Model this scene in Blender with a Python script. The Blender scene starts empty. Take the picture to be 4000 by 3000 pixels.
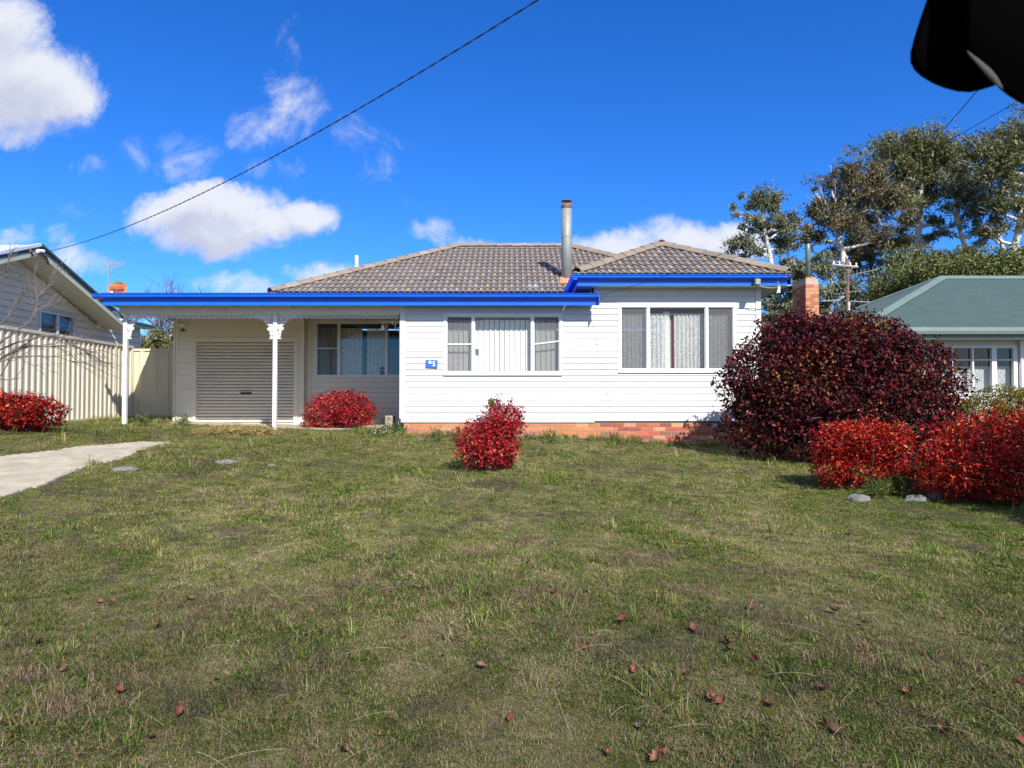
import bpy, bmesh, math, random
import numpy as np
from mathutils import Vector, Matrix, noise as mnoise
random.seed(7); RNG = np.random.default_rng(7)
S = bpy.context.scene
COL = S.collection
R = math.radians

# ---------------- camera ----------------
F = 2889.0; PITCH = R(1.5); CAMZ = 1.6
cam_d = bpy.data.cameras.new('camera'); cam = bpy.data.objects.new('camera', cam_d); COL.objects.link(cam)
cam.location = (0, 0, CAMZ); cam.rotation_euler = (math.pi/2 + PITCH, 0, 0)
cam_d.sensor_width = 36; cam_d.lens = 36*F/4000; cam_d.clip_end = 3000; cam_d.clip_start = 0.02
cam_d.dof.use_dof = True; cam_d.dof.focus_distance = 14; cam_d.dof.aperture_fstop = 24
S.camera = cam
S.view_settings.view_transform = 'Standard'; S.view_settings.look = 'None'
S.view_settings.gamma = 1; S.view_settings.use_curve_mapping = False
S.view_settings.exposure = 0.62
S.cycles.max_bounces = 8; S.cycles.transparent_max_bounces = 16

def pdir(px, py):
    u = (px-2000)/F; v = (1500-py)/F
    return u, math.cos(PITCH)-v*math.sin(PITCH), math.sin(PITCH)+v*math.cos(PITCH)
def at(px, py, d):
    x, y, z = pdir(px, py); k = d/y
    return Vector((x*k, d, CAMZ+z*k))
def atX(px, py, X):
    x, y, z = pdir(px, py); k = X/x
    return Vector((X, y*k, CAMZ+z*k))

# ---------------- sun and sky ----------------
SUNV = Vector((-.40, 1.0, -.92)).normalized()
sl = bpy.data.lights.new('sun', 'SUN'); sl.energy = 5.0; sl.angle = R(.55); sl.color = (1, .965, .90)
so = bpy.data.objects.new('sun', sl); COL.objects.link(so)
so.rotation_euler = SUNV.to_track_quat('-Z', 'Y').to_euler(); so.location = (10, -20, 30)
W = bpy.data.worlds.new('World'); S.world = W; W.use_nodes = True
nt = W.node_tree; N = nt.nodes; LK = nt.links; N.clear()
def nd(tree, typ, **kw):
    n = tree.nodes.new(typ)
    for k, v in kw.items(): setattr(n, k, v)
    return n
class G:
    """tiny node-graph helper"""
    def __init__(s, tree): s.t = tree
    def put(s, n, i, v):
        if v is None: return
        if isinstance(v, bpy.types.NodeSocket): s.t.links.new(v, n.inputs[i])
        else: n.inputs[i].default_value = v
    def math(s, op, a, b=None, c=None, clamp=False):
        n = s.t.nodes.new('ShaderNodeMath'); n.operation = op; n.use_clamp = clamp
        s.put(n, 0, a); s.put(n, 1, b); s.put(n, 2, c); return n.outputs[0]
    def vm(s, op, a, b=None, sc=None):
        n = s.t.nodes.new('ShaderNodeVectorMath'); n.operation = op
        s.put(n, 0, a); s.put(n, 1, b)
        if sc is not None: s.put(n, 3, sc)
        return n.outputs['Value'] if op in ('LENGTH', 'DOT_PRODUCT', 'DISTANCE') else n.outputs[0]
    def mix(s, f, a, b, typ='MIX'):
        n = s.t.nodes.new('ShaderNodeMix'); n.data_type = 'RGBA'; n.blend_type = typ
        s.put(n, 0, f); s.put(n, 6, a); s.put(n, 7, b); return n.outputs[2]
    def noise(s, v, scale=5, detail=3, rough=.5, dist=0, out='Fac'):
        n = s.t.nodes.new('ShaderNodeTexNoise'); s.put(n, 'Vector', v); n.inputs['Scale'].default_value = scale
        n.inputs['Detail'].default_value = detail; n.inputs['Roughness'].default_value = rough; n.inputs['Distortion'].default_value = dist
        return n.outputs[out]
    def mr(s, v, a, b, c=0., d=1., smooth=True):
        n = s.t.nodes.new('ShaderNodeMapRange'); n.interpolation_type = 'SMOOTHSTEP' if smooth else 'LINEAR'
        s.put(n, 0, v); n.inputs[1].default_value = a; n.inputs[2].default_value = b; n.inputs[3].default_value = c; n.inputs[4].default_value = d
        return n.outputs[0]
    def ramp(s, f, stops):
        n = s.t.nodes.new('ShaderNodeValToRGB'); s.put(n, 0, f); e = n.color_ramp.elements
        while len(e) < len(stops): e.new(.5)
        for x, (p, c) in zip(e, stops): x.position = p; x.color = (*c, 1)
        return n.outputs[0]
    def xyz(s, v):
        n = s.t.nodes.new('ShaderNodeSeparateXYZ'); s.put(n, 0, v); return n.outputs
    def comb(s, x, y, z):
        n = s.t.nodes.new('ShaderNodeCombineXYZ'); s.put(n, 0, x); s.put(n, 1, y); s.put(n, 2, z); return n.outputs[0]

# cloud field: soft lobes in the sky, torn by noise  (px, py, half width, half height, weight)
LOBES = [(20, 130, 210, 260, 1.25), (60, 330, 310, 230, 1.45), (235, 390, 180, 130, 1.15), (30, 510, 260, 70, .8),
 (860, 810, 270, 125, 1.75), (660, 830, 190, 95, 1.3), (880, 900, 290, 130, 1.6), (1050, 880, 200, 95, 1.3), (1200, 850, 130, 90, 1.35),
 (1130, 390, 180, 150, .60), (1060, 490, 170, 100, .60), (930, 480, 60, 90, .36), (1370, 510, 110, 80, .34), (1150, 130, 60, 110, .10),
 (520, 590, 80, 110, .36), (350, 640, 75, 65, .38), (760, 620, 120, 80, .20), (1060, 645, 160, 50, .32), (650, 530, 100, 50, .12),
 (270, 830, 90, 40, .30), (1670, 905, 100, 60, .55), (1420, 670, 90, 90, .02), (300, 1000, 170, 75, .82), (60, 935, 90, 50, .7), (210, 920, 70, 50, .65),
 (920, 1120, 200, 60, .72), (1290, 1075, 190, 55, .75), (2400, 965, 240, 75, .98), (2640, 925, 190, 100, 1.15), (2840, 950, 220, 90, 1.1), (1830, 960, 150, 45, .62)]
cg = bpy.data.node_groups.new('cloud_field', 'ShaderNodeTree')
cg.interface.new_socket('uv', in_out='INPUT', socket_type='NodeSocketVector'); cg.interface.new_socket('density', in_out='OUTPUT', socket_type='NodeSocketFloat')
gi = cg.nodes.new('NodeGroupInput'); go = cg.nodes.new('NodeGroupOutput'); g = G(cg)
uv = gi.outputs[0]
warp = g.noise(uv, 6.5, 7, .68, .2, 'Color')
w2 = g.vm('ADD', uv, g.vm('SCALE', g.vm('SUBTRACT', warp, (.5, .5, .5)), sc=.095))
w2 = g.vm('MULTIPLY', w2, (1, 1, 0))
dens = None
for px, py, rx, ry, wt in LOBES:
    x, y, z = pdir(px, py)
    l = g.vm('LENGTH', g.vm('MULTIPLY', g.vm('SUBTRACT', w2, (x/y, z/y, 0)), (F/rx/1.12, F/ry/1.12, 0)))
    v = g.math('MULTIPLY_ADD', g.math('MULTIPLY', l, l), -wt, wt)
    dens = v if dens is None else g.math('SMOOTH_MAX', dens, v, .12)
tex = g.noise(uv, 10, 9, .68, .5)
d2 = g.math('ADD', dens, g.math('MULTIPLY_ADD', tex, 2.1, -1.26))
LKg = cg.links; LKg.new(d2, go.inputs[0])
g = G(nt)
tc = nd(nt, 'ShaderNodeTexCoord'); X3 = g.xyz(tc.outputs['Generated'])
yy = g.math('MAXIMUM', g.math('ABSOLUTE', X3[1]), .02)
uvw = g.comb(g.math('DIVIDE', X3[0], yy), g.math('DIVIDE', X3[2], yy), 0)
def cf(v):
    n = nd(nt, 'ShaderNodeGroup', node_tree=cg); LK.new(v, n.inputs[0]); return n.outputs[0]
D0 = cf(uvw); D1 = cf(g.vm('ADD', uvw, (.012, .028, 0)))
behind = g.mr(X3[1], .30, -.10)                      # unseen cumulus added over the rest of the dome to whiten bluish shade
gen = g.mr(g.noise(g.vm('MULTIPLY', tc.outputs['Generated'], (1, 1, 1.9)), 2.6, 8, .6, .3), .43, .60)
alpha = g.math('MULTIPLY', g.math('MAXIMUM', g.math('MULTIPLY', g.mr(D0, -.15, .95), g.math('SUBTRACT', 1., behind)), g.math('MULTIPLY', gen, behind)), g.mr(X3[2], .0, .05))
shade = g.mr(g.math('SUBTRACT', g.math('MULTIPLY', D1, 1.0), g.math('MULTIPLY', D0, .40)), -.1, 1.25)
sky = nd(nt, 'ShaderNodeTexSky', sky_type='NISHITA', sun_disc=False, sun_elevation=R(40.5), sun_rotation=R(158.2), altitude=900, air_density=1.0, dust_density=.35, ozone_density=2.2)
hs = nd(nt, 'ShaderNodeHueSaturation'); hs.inputs['Saturation'].default_value = 1.32; hs.inputs['Value'].default_value = 1.0; LK.new(sky.outputs[0], hs.inputs['Color'])
skyc = g.mix(1.0, hs.outputs[0], (.60, 1.12, 1.85, 1), 'MULTIPLY')
cloudc = g.mix(shade, (8.2, 8.4, 8.9, 1), (5.5, 5.8, 7.1, 1))
bg = nd(nt, 'ShaderNodeBackground'); bg.inputs['Strength'].default_value = .070
LK.new(g.mix(g.math('MULTIPLY', alpha, .94), skyc, cloudc), bg.inputs['Color'])
LK.new(bg.outputs[0], nd(nt, 'ShaderNodeOutputWorld').inputs[0])
W.cycles.sampling_method = 'MANUAL'; W.cycles.sample_map_resolution = 256

# ---------------- materials ----------------
def mat(name, col, rough=.6, metal=0, spec=.5, var=0, vscale=6, bump=0, bscale=40, objcol=False, tint=None, transl=0, dirt=None, dscale=2.5):
    """plain procedural surface: base colour, optional noise variation, bump, per-object colour, dirt"""
    m = bpy.data.materials.new(name); m.use_nodes = True; t = m.node_tree; g = G(t)
    b = t.nodes['Principled BSDF']; b.inputs['Roughness'].default_value = rough; b.inputs['Metallic'].default_value = metal
    b.inputs['Specular IOR Level'].default_value = spec
    pos = nd(t, 'ShaderNodeNewGeometry').outputs['Position']
    c = (*col, 1)
    if objcol:
        oi = nd(t, 'ShaderNodeObjectInfo'); c = g.mix(1., c, oi.outputs['Color'], 'MULTIPLY')
    if var:
        f = g.mr(g.noise(pos, vscale, 5, .6), .3, .7, 1-var, 1+var, False)
        c = g.mix(1., c, g.comb(f, f, f), 'MULTIPLY')
    if dirt:
        f = g.mr(g.noise(pos, dscale, 7, .7), .52, .78, 0, dirt[1]); c = g.mix(f, c, (*dirt[0], 1))
    if isinstance(c, tuple): b.inputs['Base Color'].default_value = c
    else: t.links.new(c, b.inputs['Base Color'])
    if bump:
        bn = nd(t, 'ShaderNodeBump'); bn.inputs['Strength'].default_value = bump; bn.inputs['Distance'].default_value = .01
        t.links.new(g.noise(pos, bscale, 4, .6), bn.inputs['Height']); t.links.new(bn.outputs[0], b.inputs['Normal'])
    return m
def leafmat(name, stops, rough=.5, transl=.3, spec=.35):
    """leaf: colour picked by the per-leaf attribute 'tint'"""
    m = bpy.data.materials.new(name); m.use_nodes = True; t = m.node_tree; g = G(t); b = t.nodes['Principled BSDF']
    a = nd(t, 'ShaderNodeAttribute', attribute_name='tint'); c = g.ramp(a.outputs['Fac'], stops)
    t.links.new(c, b.inputs['Base Color']); b.inputs['Roughness'].default_value = rough; b.inputs['Specular IOR Level'].default_value = spec
    tr = nd(t, 'ShaderNodeBsdfTranslucent'); t.links.new(c, tr.inputs[0]); mx = nd(t, 'ShaderNodeMixShader'); mx.inputs[0].default_value = transl
    t.links.new(b.outputs[0], mx.inputs[1]); t.links.new(tr.outputs[0], mx.inputs[2]); t.links.new(mx.outputs[0], t.nodes['Material Output'].inputs[0])
    return m
def glassmat(name, refl=.9, screen=0, scol=(.10, .10, .11), tintc=(.95, .955, .95)):
    m = bpy.data.materials.new(name); m.use_nodes = True; t = m.node_tree; t.nodes.remove(t.nodes['Principled BSDF'])
    tr = nd(t, 'ShaderNodeBsdfTransparent'); tr.inputs[0].default_value = (*tintc, 1); gl = nd(t, 'ShaderNodeBsdfGlossy'); gl.inputs['Roughness'].default_value = .015
    fr = nd(t, 'ShaderNodeLayerWeight'); fr.inputs[0].default_value = .5; g = G(t)
    mx = nd(t, 'ShaderNodeMixShader'); t.links.new(g.math('MULTIPLY_ADD', g.math('POWER', fr.outputs['Facing'], 4.), refl, .045, clamp=True), mx.inputs[0])
    t.links.new(tr.outputs[0], mx.inputs[1]); t.links.new(gl.outputs[0], mx.inputs[2]); out = mx.outputs[0]
    t.links.new(out, t.nodes['Material Output'].inputs[0]); return m
def screenmat(name, alpha, col):
    m = bpy.data.materials.new(name); m.use_nodes = True; t = m.node_tree; t.nodes.remove(t.nodes['Principled BSDF'])
    tr = nd(t, 'ShaderNodeBsdfTransparent'); df = nd(t, 'ShaderNodeBsdfDiffuse'); df.inputs[0].default_value = (*col, 1)
    mx = nd(t, 'ShaderNodeMixShader'); mx.inputs[0].default_value = alpha
    t.links.new(tr.outputs[0], mx.inputs[1]); t.links.new(df.outputs[0], mx.inputs[2]); t.links.new(mx.outputs[0], t.nodes['Material Output'].inputs[0]); return m
def lacemat(name, col=(.75, .75, .74), hole=.55, sc=34):
    m = bpy.data.materials.new(name); m.use_nodes = True; t = m.node_tree; g = G(t); b = t.nodes['Principled BSDF']
    b.inputs['Base Color'].default_value = (*col, 1); b.inputs['Roughness'].default_value = .9
    pos = nd(t, 'ShaderNodeTexCoord').outputs['Object']
    wv = nd(t, 'ShaderNodeTexWave', wave_type='BANDS', bands_direction='Z'); wv.inputs['Scale'].default_value = sc*.42; wv.inputs['Distortion'].default_value = 5; wv.inputs['Detail'].default_value = 2
    wv.inputs['Detail Scale'].default_value = 3; t.links.new(pos, wv.inputs[0])
    vo = nd(t, 'ShaderNodeTexVoronoi'); vo.inputs['Scale'].default_value = sc; t.links.new(pos, vo.inputs['Vector'])
    f = g.mr(g.math('ADD', g.math('MULTIPLY', wv.outputs['Fac'], .6), g.math('MULTIPLY', vo.outputs['Distance'], .9)), .45, .75, 0, hole)
    t.links.new(g.math('SUBTRACT', 1., f), b.inputs['Alpha'])
    tl = nd(t, 'ShaderNodeBsdfTranslucent'); tl.inputs[0].default_value = (*col, 1)
    return m
M = {}
M['white'] = mat('white_paint', (.60, .60, .59), .45, var=.03, vscale=3, dirt=((.52, .48, .42), .25), dscale=1.7)
M['cream'] = mat('cream_paint', (.80, .73, .58), .5, var=.03, dirt=((.45, .40, .32), .25))
M['trim'] = mat('white_trim', (.68, .68, .67), .4, dirt=((.5, .48, .44), .18), dscale=4)
M['alu'] = mat('aluminium_frame', (.66, .68, .70), .35, metal=.15, var=.03)
M['blue'] = mat('blue_gloss_paint', (.006, .115, .66), .33, spec=.5, var=.08, vscale=5, dirt=((.35, .33, .40), .8), dscale=3.1)
M['blue'].node_tree.nodes['Map Range.001'].inputs[1].default_value = .64
M['soffit'] = mat('soffit_brown', (.34, .27, .22), .7, var=.08)
M['frieze'] = mat('frieze_grey', (.70, .66, .58), .6, var=.06, dirt=((.3, .26, .2), .4))
M['tile'] = None
M['brick'] = mat('brick_clay', (1, 1, 1), .85, objcol=True, var=.14, vscale=28, bump=.5, bscale=90)
M['mortar'] = mat('mortar', (.42, .33, .26), .9, var=.15, vscale=20, bump=.4)
M['mortar_dk'] = mat('roof_mortar', (.17, .155, .15), .95, var=.15, vscale=15, bump=.6)
M['cap'] = mat('ridge_cap_concrete', (.23, .185, .14), .9, objcol=True, var=.16, vscale=12, bump=.5, bscale=60, dirt=((.14, .13, .12), .5), dscale=6)
M['galv'] = mat('galvanised_metal', (.25, .265, .25), .6, metal=.25, var=.1, vscale=7)
M['rustcap'] = mat('rusty_metal', (.19, .12, .10), .7, metal=.3, var=.3, vscale=20)
M['rust'] = mat('rust_stain', (.45, .22, .11), .9, var=.3, vscale=15)
M['door'] = mat('roller_door_beige', (.68, .62, .52), .45, var=.05, dirt=((.35, .31, .26), .5), dscale=1.3)
M['black'] = mat('black_plastic', (.008, .008, .009), .5)
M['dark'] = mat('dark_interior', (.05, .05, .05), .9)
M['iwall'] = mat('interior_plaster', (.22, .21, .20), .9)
M['glass'] = glassmat('window_glass'); M['glass_lowrefl'] = glassmat('low_reflect_glass', refl=.35)  # second glass: sky reflection turned down so the left neighbour's panes stay dark
M['screen'] = screenmat('flyscreen', .30, (.18, .18, .19))
M['blind'] = mat('blind_fabric', (.80, .79, .76), .85, var=.04)
M['lace'] = lacemat('lace_white'); M['lace2'] = lacemat('lace_cream', (.85, .82, .76), .4, 30)
M['fence'] = mat('fence_steel_cream', (.58, .53, .42), .42, var=.03, dirt=((.40, .36, .28), .35), dscale=1.8)
M['fence2'] = mat('fence_steel_primrose', (.60, .53, .37), .42, var=.03, dirt=((.40, .34, .2), .3))
M['nwall'] = mat('neighbour_weatherboard', (.78, .69, .52), .6, var=.05, dirt=((.25, .23, .2), .35), dscale=3)
M['nsoff'] = mat('neighbour_soffit', (.68, .67, .54), .7, var=.05)
M['ngreen'] = mat('dark_green_trim', (.035, .055, .045), .5)
M['nlight'] = mat('pale_green_barge', (.42, .46, .36), .6, var=.08)
M['nwhite'] = mat('pale_metal_roof', (.62, .66, .72), .35, metal=.2)
M['groof'] = mat('green_steel_roof', (.085, .125, .105), .45, metal=.15, var=.10, vscale=2.5)
M['groof2'] = mat('green_steel_capping', (.15, .205, .18), .45, metal=.15, var=.08, vscale=2.5)
M['rwall'] = mat('neighbour_pale_wall', (.62, .58, .58), .7, var=.04)
M['bark'] = mat('gum_bark_pale', (.50, .47, .42), .8, var=.35, vscale=2.2, dirt=((.17, .14, .12), .8), dscale=1.6)
M['barkd'] = mat('bark_dark', (.11, .095, .08), .9, var=.3, vscale=9)
M['twig'] = mat('bare_twig_bark', (.13, .105, .095), .9, var=.3, vscale=14)
M['pole'] = mat('weathered_pole_timber', (.17, .10, .075), .9, var=.3, vscale=9)
M['cable'] = mat('cable_black', (.02, .02, .022), .6)
M['conc'] = mat('pale_concrete', (.36, .315, .24), .92, var=.22, vscale=3.5, bump=.15, bscale=90, dirt=((.17, .14, .10), .6), dscale=5)
M['stone'] = mat('grey_fieldstone', (.15, .145, .14), .95, var=.35, vscale=11, bump=.8, bscale=30)
M['step'] = mat('sandstone_block', (.36, .285, .22), .95, var=.15, vscale=9, bump=.4)
M['dish'] = mat('dish_rusty_orange', (.56, .24, .085), .6, var=.25, vscale=5)
M['dish2'] = mat('dish_red_mesh', (.36, .09, .05), .6, var=.2, vscale=5)
M['cloth_red'] = mat('red_cloth', (.5, .03, .03), .9); M['cloth_tan'] = mat('tan_cloth', (.32, .29, .24), .9)
M['signblue'] = mat('sign_blue', (.02, .13, .46), .45); M['paper'] = mat('white_paper', (.85, .8, .82), .8)
M['sticker'] = mat('sticker_navy', (.02, .03, .10), .5)
M['greenflue'] = mat('green_painted_flue', (.13, .20, .17), .45, metal=.2, var=.12)
RED = [(0, (.04, .003, .006)), (.3, (.20, .006, .016)), (.62, (.46, .012, .030)), (.86, (.66, .040, .045)), (.96, (.62, .24, .11)), (1, (.26, .20, .05))]
M['nandina'] = leafmat('nandina_leaf_red', RED, .5, .22, .14)
M['nandina2'] = leafmat('nandina_leaf_scarlet', [(0, (0.044, 0.003, 0.004)), (.35, (0.200, 0.006, 0.006)), (.7, (0.450, 0.015, 0.011)), (.9, (0.625, 0.050, 0.022)), (1, (0.625, 0.263, 0.088))], .5, .22, .14)
M['maroon'] = leafmat('maroon_shrub_leaf', [(0, (0.008, 0.003, 0.006)), (.35, (0.025, 0.005, 0.009)), (.6, (0.076, 0.008, 0.014)), (.78, (0.187, 0.014, 0.019)), (.86, (0.119, 0.030, 0.012)), (.92, (0.047, 0.068, 0.013)), (.97, (0.306, 0.043, 0.021)), (1, (0.340, 0.170, 0.025))], .5, .12, .18)
M['yellowg'] = leafmat('yellow_green_leaf', [(0, (.06, .052, .008)), (.5, (.15, .125, .018)), (1, (.26, .21, .035))], .75, .2, .1)
M['gum'] = leafmat('gum_leaf', [(0, (.055, .064, .024)), (.35, (.125, .140, .046)), (.65, (.19, .20, .075)), (.88, (.25, .235, .10)), (1, (.24, .16, .075))], .5, .25)
M['gum2'] = leafmat('gum_leaf_rusty', [(0, (.055, .054, .024)), (.4, (.125, .118, .050)), (.72, (.18, .15, .072)), (.9, (.22, .15, .075)), (1, (.24, .13, .07))], .5, .2)
M['gum3'] = leafmat('grey_gum_leaf', [(0, (0.068, 0.081, 0.047)), (.5, (0.162, 0.182, 0.101)), (1, (0.257, 0.257, 0.149))], .5, .2)
M['dense'] = leafmat('dense_green_leaf', [(0, (0.047, 0.061, 0.016)), (.5, (0.128, 0.149, 0.041)), (1, (0.230, 0.230, 0.068))], .55, .2)
M['weed'] = leafmat('weed_leaf', [(0, (.04, .075, .015)), (.5, (.09, .14, .03)), (1, (.2, .2, .06))], .55, .3)
def grassmat(name, leaf=True):
    m = bpy.data.materials.new(name); m.use_nodes = True; t = m.node_tree; g = G(t); b = t.nodes['Principled BSDF']
    pos = nd(t, 'ShaderNodeNewGeometry').outputs['Position']; p2 = g.vm('MULTIPLY', pos, (1, .75, 0))
    big = g.noise(p2, .55, 4, .6, .4); med = g.noise(p2, 2.6, 5, .65, .6); fine = g.noise(p2, 17, 4, .7); rb = g.noise(g.vm('ADD', p2, (31, 7, 0)), 1.25, 5, .7, .8)
    XYZ = g.xyz(pos)
    dryness = g.math('ADD', g.math('ADD', g.math('MULTIPLY', big, .8), g.math('MULTIPLY', med, 1.25)), g.math('MULTIPLY', fine, .32))
    fore_shade = g.mr(g.math('ADD', XYZ[1], g.math('MULTIPLY_ADD', big, 5., -2.5)), 8.0, 3.2, 1.0, .55)   # foreground shade painted into the blade colour, ragged with noise
    dryness = g.math('ADD', dryness, g.mr(XYZ[1], 7.5, 3., -.13, -.02))
    dryness = g.math('SUBTRACT', dryness, g.mr(g.math('SUBTRACT', XYZ[0], g.math('MULTIPLY', XYZ[1], .3)), .2, 3.2, 0, .13))
    if leaf:
        ti = nd(t, 'ShaderNodeAttribute', attribute_name='tint').outputs['Fac']
        k = g.math('ADD', g.math('MULTIPLY_ADD', ti, 1.05, -.54), dryness)
        c = g.ramp(g.mr(k, .58, 1.62, smooth=False), [(0, (.022, .055, .007)), (.2, (.065, .140, .012)), (.42, (.200, .350, .028)), (.54, (.300, .325, .056)), (.66, (.325, .220, .105)), (.82, (.41, .285, .17)), (1, (.54, .42, .28))])
        red = g.math('MULTIPLY', g.mr(rb, .51, .64), g.mr(ti, .15, .5)); c = g.mix(g.math('MULTIPLY', red, .72), c, (.21, .145, .115, 1))
        c = g.mix(1., c, g.comb(fore_shade, g.math('MULTIPLY', fore_shade, .98), fore_shade), 'MULTIPLY')
        t.links.new(c, b.inputs['Base Color']); b.inputs['Roughness'].default_value = .6; b.inputs['Specular IOR Level'].default_value = .25
        tr = nd(t, 'ShaderNodeBsdfTranslucent'); t.links.new(c, tr.inputs[0]); mx = nd(t, 'ShaderNodeMixShader'); mx.inputs[0].default_value = .25
        t.links.new(b.outputs[0], mx.inputs[1]); t.links.new(tr.outputs[0], mx.inputs[2]); t.links.new(mx.outputs[0], t.nodes['Material Output'].inputs[0])
    else:
        c = g.ramp(g.mr(dryness, .75, 1.6, smooth=False), [(0, (.040, .046, .016)), (.4, (.085, .070, .036)), (.7, (.120, .090, .058)), (1, (.16, .125, .09))])
        f = g.mr(g.noise(p2, 70, 3, .7), .35, .7, .55, 1.25); c = g.mix(1., c, g.comb(f, f, f), 'MULTIPLY')
        far = g.mr(XYZ[1], 26, 60, 0, 1); c = g.mix(far, c, (.07, .08, .03, 1))
        t.links.new(c, b.inputs['Base Color']); b.inputs['Roughness'].default_value = .95
        bn = nd(t, 'ShaderNodeBump'); bn.inputs['Strength'].default_value = .9; bn.inputs['Distance'].default_value = .03
        t.links.new(g.noise(p2, 45, 5, .7), bn.inputs['Height']); t.links.new(bn.outputs[0], b.inputs['Normal'])
    return m
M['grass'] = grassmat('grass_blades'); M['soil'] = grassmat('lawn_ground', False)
M['brownweed'] = leafmat('brown_dead_weed', [(0, (.07, .05, .03)), (.5, (.17, .12, .075)), (1, (.30, .22, .145))], .8, .1, .1)
M['drywd'] = leafmat('yellow_dead_grass', [(0, (.16, .13, .04)), (.5, (.36, .27, .10)), (1, (.48, .36, .17))], .7, .2, .2)
M['straw'] = mat('dry_straw', (.36, .31, .21), .8, var=.25, vscale=3)
M['leafdead'] = mat('fallen_leaf', (1, 1, 1), .6, objcol=True, var=.3, vscale=40)
# roof tile material: colour attribute on the tile (rolls and pan) times the object's own tint
def tilemat():
    m = bpy.data.materials.new('glazed_roof_tile'); m.use_nodes = True; t = m.node_tree; g = G(t); b = t.nodes['Principled BSDF']
    a = nd(t, 'ShaderNodeAttribute', attribute_name='tint').outputs['Color']; oi = nd(t, 'ShaderNodeObjectInfo').outputs['Color']
    pos = nd(t, 'ShaderNodeNewGeometry').outputs['Position']; f = g.mr(g.noise(pos, 16, 5, .65), .3, .7, .72, 1.28, False)
    c = g.mix(1., g.mix(1., a, oi, 'MULTIPLY'), g.comb(f, f, f), 'MULTIPLY')
    c = g.mix(g.mr(g.noise(pos, 9, 6, .7), .55, .75, 0, .55), c, (.09, .07, .06, 1))
    t.links.new(c, b.inputs['Base Color']); b.inputs['Roughness'].default_value = .55; b.inputs['Specular IOR Level'].default_value = .45
    return m
M['tile'] = tilemat()

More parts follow.
